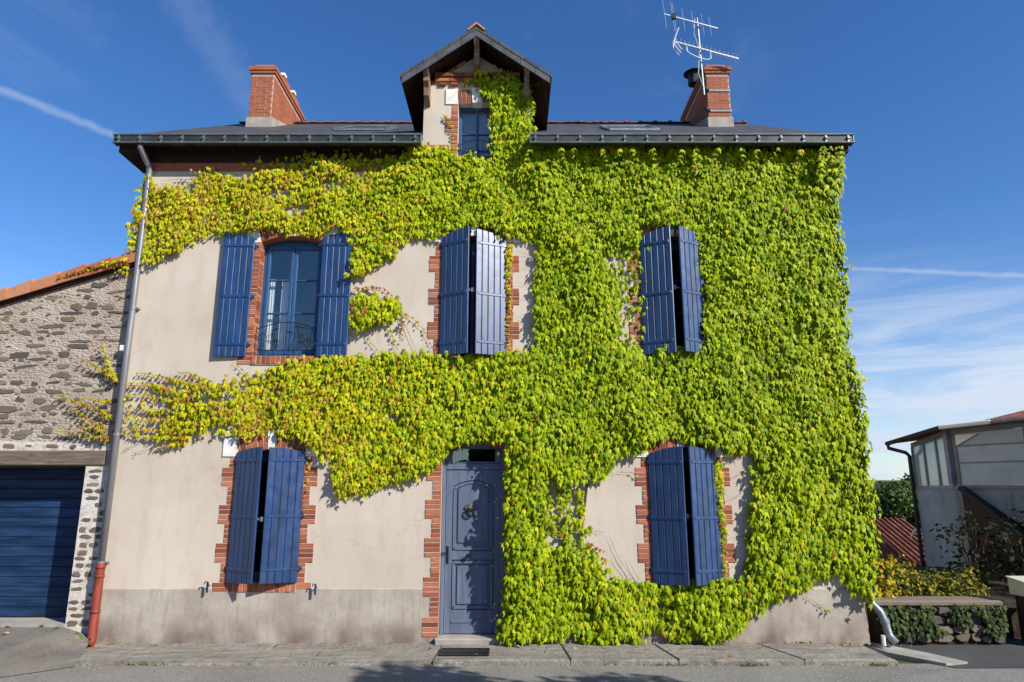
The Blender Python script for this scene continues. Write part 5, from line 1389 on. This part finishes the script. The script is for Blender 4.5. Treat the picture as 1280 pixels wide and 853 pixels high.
# letterbox on its post
lb = empty("letterbox", (7.329, 0.050, 0.031)); tag(lb, "cream letterbox with sloping top on a dark post at the right edge", "letterbox")
lx, ly, lz = lb.location
m = MB(); m.prism_x([(-0.16, 0.58), (0.16, 0.58), (0.16, 0.80), (-0.16, 0.76)], -0.28, 0.28); m.build("box", "cream_paint", lb)
m = MB(); m.prism_x([(-0.18, 0.765), (0.17, 0.805), (0.17, 0.82), (-0.18, 0.78)], -0.30, 0.30); m.build("lid", "cream_paint", lb)
m = MB(); m.box(-0.24, 0.24, -0.12, 0.12, -0.05, 0.578); m.build("post", "stained_render", lb)
m = MB(); m.box(-0.12, 0.12, -0.166, -0.161, 0.69, 0.715); m.build("slot", "black_plastic", lb)

# ------------------------------------------------------------------ veranda house on the right
vh = empty("veranda_house", (9.5, 5.0, 0)); tag(vh, "grey rendered neighbouring house with glazed veranda and outside stair, in shade at right", "house")
V0 = Vector((9.5, 5.0, 0))
def VH(mb, name, mat, parent=None):
    o = mb.build(name, mat)
    if parent is None: o.parent = vh; o.matrix_parent_inverse = Matrix.Translation(-V0)
    else: o.parent = parent
    return o
c0 = Vector((9.50, 5.0)); lf = c0 + Vector((0.17, 1.70)); rt = c0 + Vector((0.51, -0.86))*4.2
back = Vector((16.5, 6.5)); ZB, ZT = 2.12, 3.34
def wallseg(m, a, b, z0, z1, th=0.12, z1b=None):
    d = (b-a).normalized(); nn = Vector((d.y, -d.x)); z1b = z1 if z1b is None else z1b
    if nn.x > 0: nn = -nn
    p = [a, b, b - nn*th, a - nn*th]
    m.poly([(q.x, q.y, z0) for q in p] + [(p[0].x, p[0].y, z1), (p[1].x, p[1].y, z1b), (p[2].x, p[2].y, z1b), (p[3].x, p[3].y, z1)],
           [(0,3,2,1),(4,5,6,7),(0,1,5,4),(1,2,6,5),(2,3,7,6),(3,0,4,7)])
    return nn
m = MB(); wallseg(m, lf, c0, -3, ZB-0.05, 0.3); wallseg(m, c0, rt, -3, ZB-0.05, 0.3); wallseg(m, lf + Vector((3.2, 0)), lf + Vector((0.02, 0)), -3, ZB, 0.3)
VH(m, "lower_wall", "grey_render")
def band(m, a, b, z0, z1, th, out, z0b=None, z1b=None):
    d = (b-a).normalized(); nn = Vector((d.y, -d.x)); nn = -nn if nn.x > 0 else nn
    z0b = z0 if z0b is None else z0b; z1b = z1 if z1b is None else z1b
    p = [a + nn*out, b + nn*out, b - nn*(th-out), a - nn*(th-out)]
    zz = [(z0, z1), (z0b, z1b), (z0b, z1b), (z0, z1)]
    m.poly([(q.x, q.y, k[0]) for q, k in zip(p, zz)] + [(q.x, q.y, k[1]) for q, k in zip(p, zz)], [(0,3,2,1),(4,5,6,7),(0,1,5,4),(1,2,6,5),(2,3,7,6),(3,0,4,7)])
LT = 3.16
m = MB(); band(m, lf, c0, ZB-0.05, ZB+0.03, 0.16, 0.02); band(m, c0, rt, ZB-0.05, ZB+0.03, 0.16, 0.02); VH(m, "sill_rail", "veranda_frame")
m = MB(); band(m, lf, c0, LT-0.10, LT, 0.10, 0.01, ZT-0.10, ZT); band(m, c0, rt, ZT-0.10, ZT, 0.10, 0.01, ZT+0.02, ZT+0.12); VH(m, "head_rail", "veranda_frame")
def panels(a, b, n, z1a, z1b, lean=0.0):
    for i in range(n):
        p, q = a.lerp(b, i/n), a.lerp(b, (i+1)/n); d = (b-a).normalized()
        za, zb = z1a + (z1b-z1a)*i/n, z1a + (z1b-z1a)*(i+1)/n
        m = MB(); band(m, p + d*0.035, q - d*0.035, ZB+0.032, za-0.102, 0.03, -0.02, None, zb-0.102); VH(m, "veranda_pane", "veranda_panel")
        m = MB(); band(m, p - d*0.034, p + d*0.034, ZB+0.031, za-0.101, 0.06, 0.004); VH(m, "mullion", "veranda_frame")
panels(lf, c0, 3, LT, ZT); panels(c0 + (rt-c0).normalized()*0.12, rt, 3, ZT, ZT+0.1)
m = MB(); m.bar((c0.x, c0.y, ZB+0.04), (c0.x, c0.y, ZT), 0.13, 0.13, up=(1, 0, 0)); VH(m, "corner_post", "veranda_frame")
# roof over the veranda and the tiled main roof behind
def P3(v, z): return (v.x, v.y, z)
o1 = Vector((-0.28, 0.10)); o2 = Vector((-0.26, -0.20))
m = MB(); pts = [lf + o1 + Vector((0, 0.3)), c0 + o2*0.9, rt + o2, rt + Vector((4, 2)), lf + Vector((4, 2))]; zz = [LT+0.01, ZT+0.01, ZT+0.13, ZT+0.6, ZT+0.5]
m.poly([P3(p, z) for p, z in zip(pts, zz)] + [P3(p, z+0.07) for p, z in zip(pts, zz)], [(4,3,2,1,0),(5,6,7,8,9)] + [(i, (i+1) % 5, (i+1) % 5+5, i+5) for i in range(5)])
VH(m, "veranda_roof", "old_tiles")
m = MB(); m.tube([P3(lf + o1*1.25 + Vector((0, 0.3)), LT+0.02), P3(c0 + o2*1.1, ZT+0.02)], 0.055, 8); VH(m, "veranda_gutter", "stained_render")
m = MB(); m.tube([P3(c0 + o2*1.1, ZT+0.03), P3(c0.lerp(rt, 0.24) + o2*1.12, ZT+0.065)], 0.045, 8); VH(m, "veranda_gutter", "white_plastic")
m = MB(); m.tube([P3(c0.lerp(rt, 0.245) + o2*1.1, ZT+0.065), P3(rt + o2*1.1, ZT+0.14)], 0.04, 8); VH(m, "veranda_gutter", "pipe_zinc")
p = lf + o1*1.2 + Vector((0, 0.28)); w_ = lf + Vector((-0.06, 0.02))
m = MB(); m.tube([P3(p, LT+0.0), P3(p, LT-0.09), P3(w_ + Vector((-0.08, 0)), LT-0.22), P3(w_, LT-0.30), P3(w_, 1.0), P3(w_, -3)], 0.045, 8); VH(m, "veranda_downpipe", "dark_edge")
m = MB(); q = c0.lerp(rt, 0.10) + Vector((1.0, 0.8)); q2 = rt + Vector((1.0, 0.8))
a3, b3, c3, d3 = P3(q, ZT+0.20), P3(q2, ZT+0.26), P3(q2 + Vector((2.6, 1.2)), ZT+0.80), P3(q + Vector((2.6, 1.2)), ZT+0.74)
m.poly([a3, b3, c3, d3] + [(x, y, z-0.12) for x, y, z in (a3, b3, c3, d3)], [(0,1,2,3),(7,6,5,4),(0,4,5,1),(1,5,6,2),(2,6,7,3),(3,7,4,0)]); mr = VH(m, "tiled_roof", "old_tiles")
for i in range(40):
    f = i/40; pa = Vector(a3).lerp(Vector(b3), f) + Vector((0, 0, 0.02)); pb = Vector(d3).lerp(Vector(c3), f) + Vector((0, 0, 0.02)); m = MB(); m.tube([pa, pb], 0.05, 6); VH(m, "roof_tile", "old_tiles", mr)
# outside stair wall running down to the right
d = (rt-c0).normalized(); nn = Vector((-d.y, d.x)); nn = nn if nn.x < 0 else -nn
s0 = c0 + d*0.30 + nn*0.02
def sp(u, z, o): q = s0 + d*u + nn*o; return (q.x, q.y, z)
slope_ = -1.55
m = MB()
pr = [(0.0, ZB-0.06), (3.9, ZB-0.06+slope_*3.9*0.58), (3.9, -1.0), (0.0, -1.0)]
m.poly([sp(u, z, 0.30) for u, z in pr] + [sp(u, z, 0.0) for u, z in pr], [(0,1,2,3),(7,6,5,4),(0,4,5,1),(1,5,6,2),(2,6,7,3),(3,7,4,0)])
VH(m, "stair_wall", "stained_render")
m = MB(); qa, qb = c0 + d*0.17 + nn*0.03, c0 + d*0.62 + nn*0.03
m.poly([(qa.x, qa.y, ZT-0.13), (qa.x, qa.y, ZT-0.36), (qb.x, qb.y, ZT-0.13), (qa.x+0.01, qa.y+0.01, ZT-0.13), (qa.x+0.01, qa.y+0.01, ZT-0.36), (qb.x+0.01, qb.y+0.01, ZT-0.13)], [(0,1,2),(5,4,3),(0,3,4,1),(1,4,5,2),(2,5,3,0)]); VH(m, "sunlit_patch_sheet", "white_plastic")  # white triangular sheet standing in for a sunlit patch on the front pane
for zr in (2.62, ZT-0.36):
    m = MB(); band(m, c0 + d*0.16, rt, zr-0.012, zr+0.012, 0.03, 0.006); VH(m, "glazing_rail", "veranda_frame")
m = MB(); m.bar(sp(-0.05, ZB-0.02, 0.20), sp(3.9, ZB-0.02+slope_*3.9*0.58, 0.20), 0.24, 0.09); VH(m, "stair_coping", "dark_edge")
# dim bushes at its foot
DK = [(0.016,0.028,0.012), (0.03,0.045,0.018), (0.02,0.032,0.02)]
for k, (x, y, h, lab) in enumerate(((8.35, 2.9, 1.45, "thin dark bush under the downpipe of the veranda house"), (9.0, 2.6, 1.3, "dark leafy bush in front of the grey rendered wall"), (9.35, 1.9, 1.15, "low dark bush below the outside stair"), (8.7, 1.6, 0.75, "dark ground bush behind the clipped shrubs"))):
    shrub("dark_bush", lab, x, y, 0.3, 0.45, 0.4, h, 420, DK, 0.085, 50+k, "dark bushes below the veranda", "bush")
fb = shrub("flowering_bush", "small dark bush with dim purple flowers near the letterbox", 8.75, 1.05, 0.35, 0.40, 0.3, 0.62, 320, DK + [(0.16,0.012,0.12)], 0.08, 60, None, "bush")

# ------------------------------------------------------------------ tiled shed in the hollow
sh_ = empty("tiled_shed", (10.6, 9.5, -2.6)); tag(sh_, "low shed with weathered red tiled roof between the vine and the grey house", "shed")
def SHD(mb, name, mat, parent=None):
    o = mb.build(name, mat)
    if parent is None: o.parent = sh_; o.matrix_parent_inverse = Matrix.Translation((-10.6, -9.5, 2.6))
    else: o.parent = parent
    return o
m = MB(); m.box(8.6, 11.6, 9.4, 12.0, -2.7, 0.42); SHD(m, "wall", "stained_render")
m = MB(); m.poly([(8.2,8.9,0.22),(11.9,8.9,0.10),(11.9,11.4,1.16),(8.2,11.4,1.30),(8.2,8.9,0.12),(11.9,8.9,0.0),(11.9,11.4,1.06),(8.2,11.4,1.20)], [(0,1,2,3),(7,6,5,4),(0,4,5,1),(1,5,6,2),(2,6,7,3),(3,7,4,0)])
sr = SHD(m, "roof", "old_tiles")
for i in range(22):
    x = 8.28 + i*0.168; z1 = 0.22 - (x-8.2)*0.0324; z2 = 1.30 - (x-8.2)*0.0378
    m = MB(); m.tube([(x, 8.84, z1+0.02), (x, 11.4, z2+0.02)], 0.062, 7); SHD(m, "roof_tile", "old_tiles", sr)
m = MB(); m.tube([(10.6, 8.6, 1.02), (11.35, 8.5, 1.05)], 0.035, 8); m.tube([(10.6, 8.6, 1.02), (10.6, 8.8, 0.85)], 0.035, 8); SHD(m, "gutter_pipe", "white_plastic")
m = MB(); m.tube([(10.75, 8.6, 0.86), (10.95, 8.45, 0.72)], 0.05, 8, 0.11); m.build("floodlight", "white_plastic"); fl = bpy.data.objects["floodlight"]; fl.parent = sh_; fl.matrix_parent_inverse = Matrix.Translation((-10.6, -9.5, 2.6))

# ------------------------------------------------------------------ trees
def tree(name, label, cx, cy, z0, h, rx, crown0, n, cols, size, seed, group=None, lobes=14):
    r = np.random.default_rng(seed); rd = random.Random(seed)
    t_ = empty(name, (cx, cy, z0)); tag(t_, label, "tree", group)
    ch = h - crown0; m = MB()
    m.tube([(0, 0, -0.3), (0.03*h*0.3, 0, crown0*0.6), (0, 0.02*h, crown0 + ch*0.4), (0.02*h, 0, crown0 + ch*0.75)], 0.03*h, 8, 0.006*h)
    cs = []
    for i in range(lobes):
        a = rd.uniform(0, 6.28); q = rd.uniform(0.25, 0.72)*rx; zz = crown0 + ch*rd.uniform(0.22, 0.80); k = 1 - abs((zz-crown0)/ch - 0.45)*0.9
        c = Vector((q*k*math.cos(a), q*k*math.sin(a), zz)); cs.append((c, rx*rd.uniform(0.32, 0.5)))
        m.tube([(0, 0, crown0 + ch*0.15), (c.x*0.5, c.y*0.5, (crown0 + ch*0.15 + c.z)/2), tuple(c)], 0.010*h, 5, 0.003*h)
    m.build("trunk", "bark", t_)
    P_, N_ = [], []
    for c, rr in cs:
        k = n//lobes; u = r.normal(size=(k, 3)); u /= np.linalg.norm(u, axis=1, keepdims=True)
        P_.append(np.array(c) + u*(rr*r.uniform(0.45, 1.05, k)**0.5)[:, None]*np.array((1, 1, 0.8))); N_.append(u)
    p = np.concatenate(P_); u = np.concatenate(N_); k = len(p)
    nrm = u + r.normal(0, .5, (k, 3)) + np.array((0, 0, 0.4)); tip = r.normal(0, 1, (k, 3))
    c = np.array(cols)[r.integers(0, len(cols), k)]*r.uniform(.65, 1.2, (k, 1))
    tag(leaf_cloud("crown", p, tip, nrm, r.uniform(size*0.7, size*1.3, k), c, "tree_leaf", OVAL*np.array((1.5, 1, 1)), OVAL_T, t_), kind='stuff')
    return t_
TF = [(0.06,0.11,0.025), (0.085,0.14,0.032), (0.045,0.08,0.02), (0.11,0.16,0.04)]
TG = [(0.035,0.065,0.018), (0.05,0.085,0.022), (0.028,0.05,0.016), (0.065,0.095,0.025)]
tree("broadleaf_tree", "dense round green tree on the far slope beside the grey house", 24.6, 34, -2.6, 6.0, 2.5, 0.6, 6500, TF, 0.22, 71, "trees on the far slope", 20)
tree("broadleaf_tree", "smaller dark tree on the far slope next to the vine edge", 21.0, 33, -2.6, 4.6, 1.8, 0.5, 3800, TF[:3], 0.22, 72, "trees on the far slope", 14)
tree("broadleaf_tree", "tallest tree on the far slope, partly behind the veranda downpipe", 30.5, 42, -2.6, 7.2, 2.7, 0.8, 5200, TF, 0.26, 73, "trees on the far slope", 16)
tree("garden_tree", "treetop just showing above the tiled garage verge at the left edge", -12.9, 7.0, -0.6, 7.45, 1.9, 2.2, 4200, [(0.06,0.10,0.02), (0.09,0.13,0.03), (0.05,0.08,0.02)], 0.12, 74, None, 14)
# street tree behind the camera: throws the leafy shade on the road, mirrors in the panes
tree("street_tree", "street tree across the road throwing shade on the asphalt", 5.7, -6.5, -0.1, 6.0, 1.75, 2.6, 6200, TG, 0.15, 75, None, 14)
tree("street_tree", "large tree across the road mirrored in the window panes", -5.5, -24.0, -0.1, 10.2, 3.6, 2.6, 5200, TG, 0.34, 76, None, 18)

# unseen trees behind the camera, added to keep low sky light off the facade
r = np.random.default_rng(81); n = 15000
bx_ = r.uniform(-45, 45, n); bh = 5.5 + 2.2*np.sin(bx_*0.33) + 1.4*np.sin(bx_*0.83 + 1)
bz = bh*r.uniform(0.0, 1.0, n)**0.8; by = -25 + r.uniform(-2.5, 2.5, n)
u = r.normal(size=(n, 3)); c = np.array(TG)[r.integers(0, 4, n)]*r.uniform(.6, 1.1, (n, 1))
tag(leaf_cloud("sky_block_trees", np.stack([bx_, by, bz], 1), r.normal(size=(n, 3)), u + np.array((0, 0.6, 0.5)), r.uniform(0.5, 0.9, n), c, "tree_leaf", OVAL*np.array((1.6, 1, 1)), OVAL_T),
    "unseen row of trees behind the camera, added to block low sky light", "wood", kind='stuff')

# ------------------------------------------------------------------ litter and weeds
r = np.random.default_rng(91); n = 44
fx = np.concatenate([r.normal(-5.82, 0.16, 14), r.uniform(-7.4, -6.2, 12), r.normal(-5.35, 0.12, 5), r.uniform(-5, 4.6, 13)])
fy = np.concatenate([r.normal(-0.16, 0.05, 14), r.uniform(-0.35, 0.1, 12), r.normal(-0.12, 0.04, 5), r.uniform(-0.8, -0.05, 13)])
fz = np.where(fx < -5.6, 0.10 + np.clip((-5.7-fx)*0.22, 0, 0.12) - np.clip(-fy, 0, 1)*0.2, 0.004) + 0.012
c = np.array([(0.40,0.11,0.03), (0.36,0.26,0.06), (0.14,0.20,0.03), (0.55,0.47,0.34)])[r.integers(0, 4, n)]
tag(leaf_cloud("fallen_leaves", np.stack([fx, fy, fz], 1), np.stack([r.normal(size=n), r.normal(size=n), r.normal(0, .15, n)], 1), np.stack([r.normal(0, .3, n), r.normal(0, .3, n)-0.2, np.ones(n)], 1), r.uniform(0.035, 0.075, n), c, "vine_leaf"),
    "scattered fallen vine leaves on the pavement and garage ramp", "leaves", kind='stuff')
n = 900
spots = np.array([(-4.55, -0.90, .09), (-0.72, -0.86, .10), (2.95, -0.95, .07), (4.55, -0.94, .05), (-6.05, -0.35, .10), (3.95, -0.015, .05), (-2.3, -0.90, .10), (1.9, -0.92, .10)])
k = r.integers(0, len(spots), n); sx = spots[k, 0] + r.normal(0, 1, n)*spots[k, 2]*1.6; sy = spots[k, 1] + r.normal(0, 0.012, n)
along = r.random(n) < 0.62; sx = np.where(along, r.uniform(-5.4, 4.8, n)**1.0, sx); lane = r.random(n) < 0.6
sy = np.where(along, np.where(lane, -0.905 + r.normal(0, 0.010, n), -0.012 + r.normal(0, 0.008, n)), sy)
sz = np.where(sx < -5.6, 0.06, -0.072); sz = np.where(sy > -0.2, -0.004, sz)
c = np.array([(0.10,0.15,0.03), (0.16,0.18,0.05), (0.07,0.10,0.025)])[r.integers(0, 3, n)]
tag(leaf_cloud("weeds", np.stack([sx, sy, sz], 1), np.stack([r.normal(0, .7, n), r.normal(0, .5, n), np.ones(n)], 1), np.stack([r.normal(size=n), -np.ones(n), r.normal(size=n)], 1), r.uniform(0.018, 0.052, n)*np.where(along, 0.7, 1.0), c, "vine_leaf", OVAL*np.array((0.5, 1, 1)), OVAL_T),
    "small weeds growing in the pavement cracks", "weeds", kind='stuff')

n = 1400
gx_ = r.uniform(-5.6, 5.4, n); gy_ = np.where(r.random(n) < 0.5, -0.93 - np.abs(r.normal(0, 0.06, n)), -np.abs(r.normal(0, 0.10, n)) - 0.01)
gz_ = np.where(gy_ < -0.9, -0.075, 0.001)
c = np.array([(0.34,0.31,0.27), (0.20,0.18,0.155), (0.44,0.41,0.36)])[r.integers(0, 3, n)]
tag(leaf_cloud("grit", np.stack([gx_, gy_, gz_], 1), r.normal(size=(n, 3))*np.array((1, 1, 0.2)), np.stack([r.normal(0, .5, n), r.normal(0, .5, n), np.ones(n)], 1), r.uniform(0.008, 0.022, n), c, "shrub_leaf", OVAL*np.array((1.6, 1, 3.0)), OVAL_T),
    "loose grit lying along the kerb and the foot of the wall", "grit", kind='stuff')
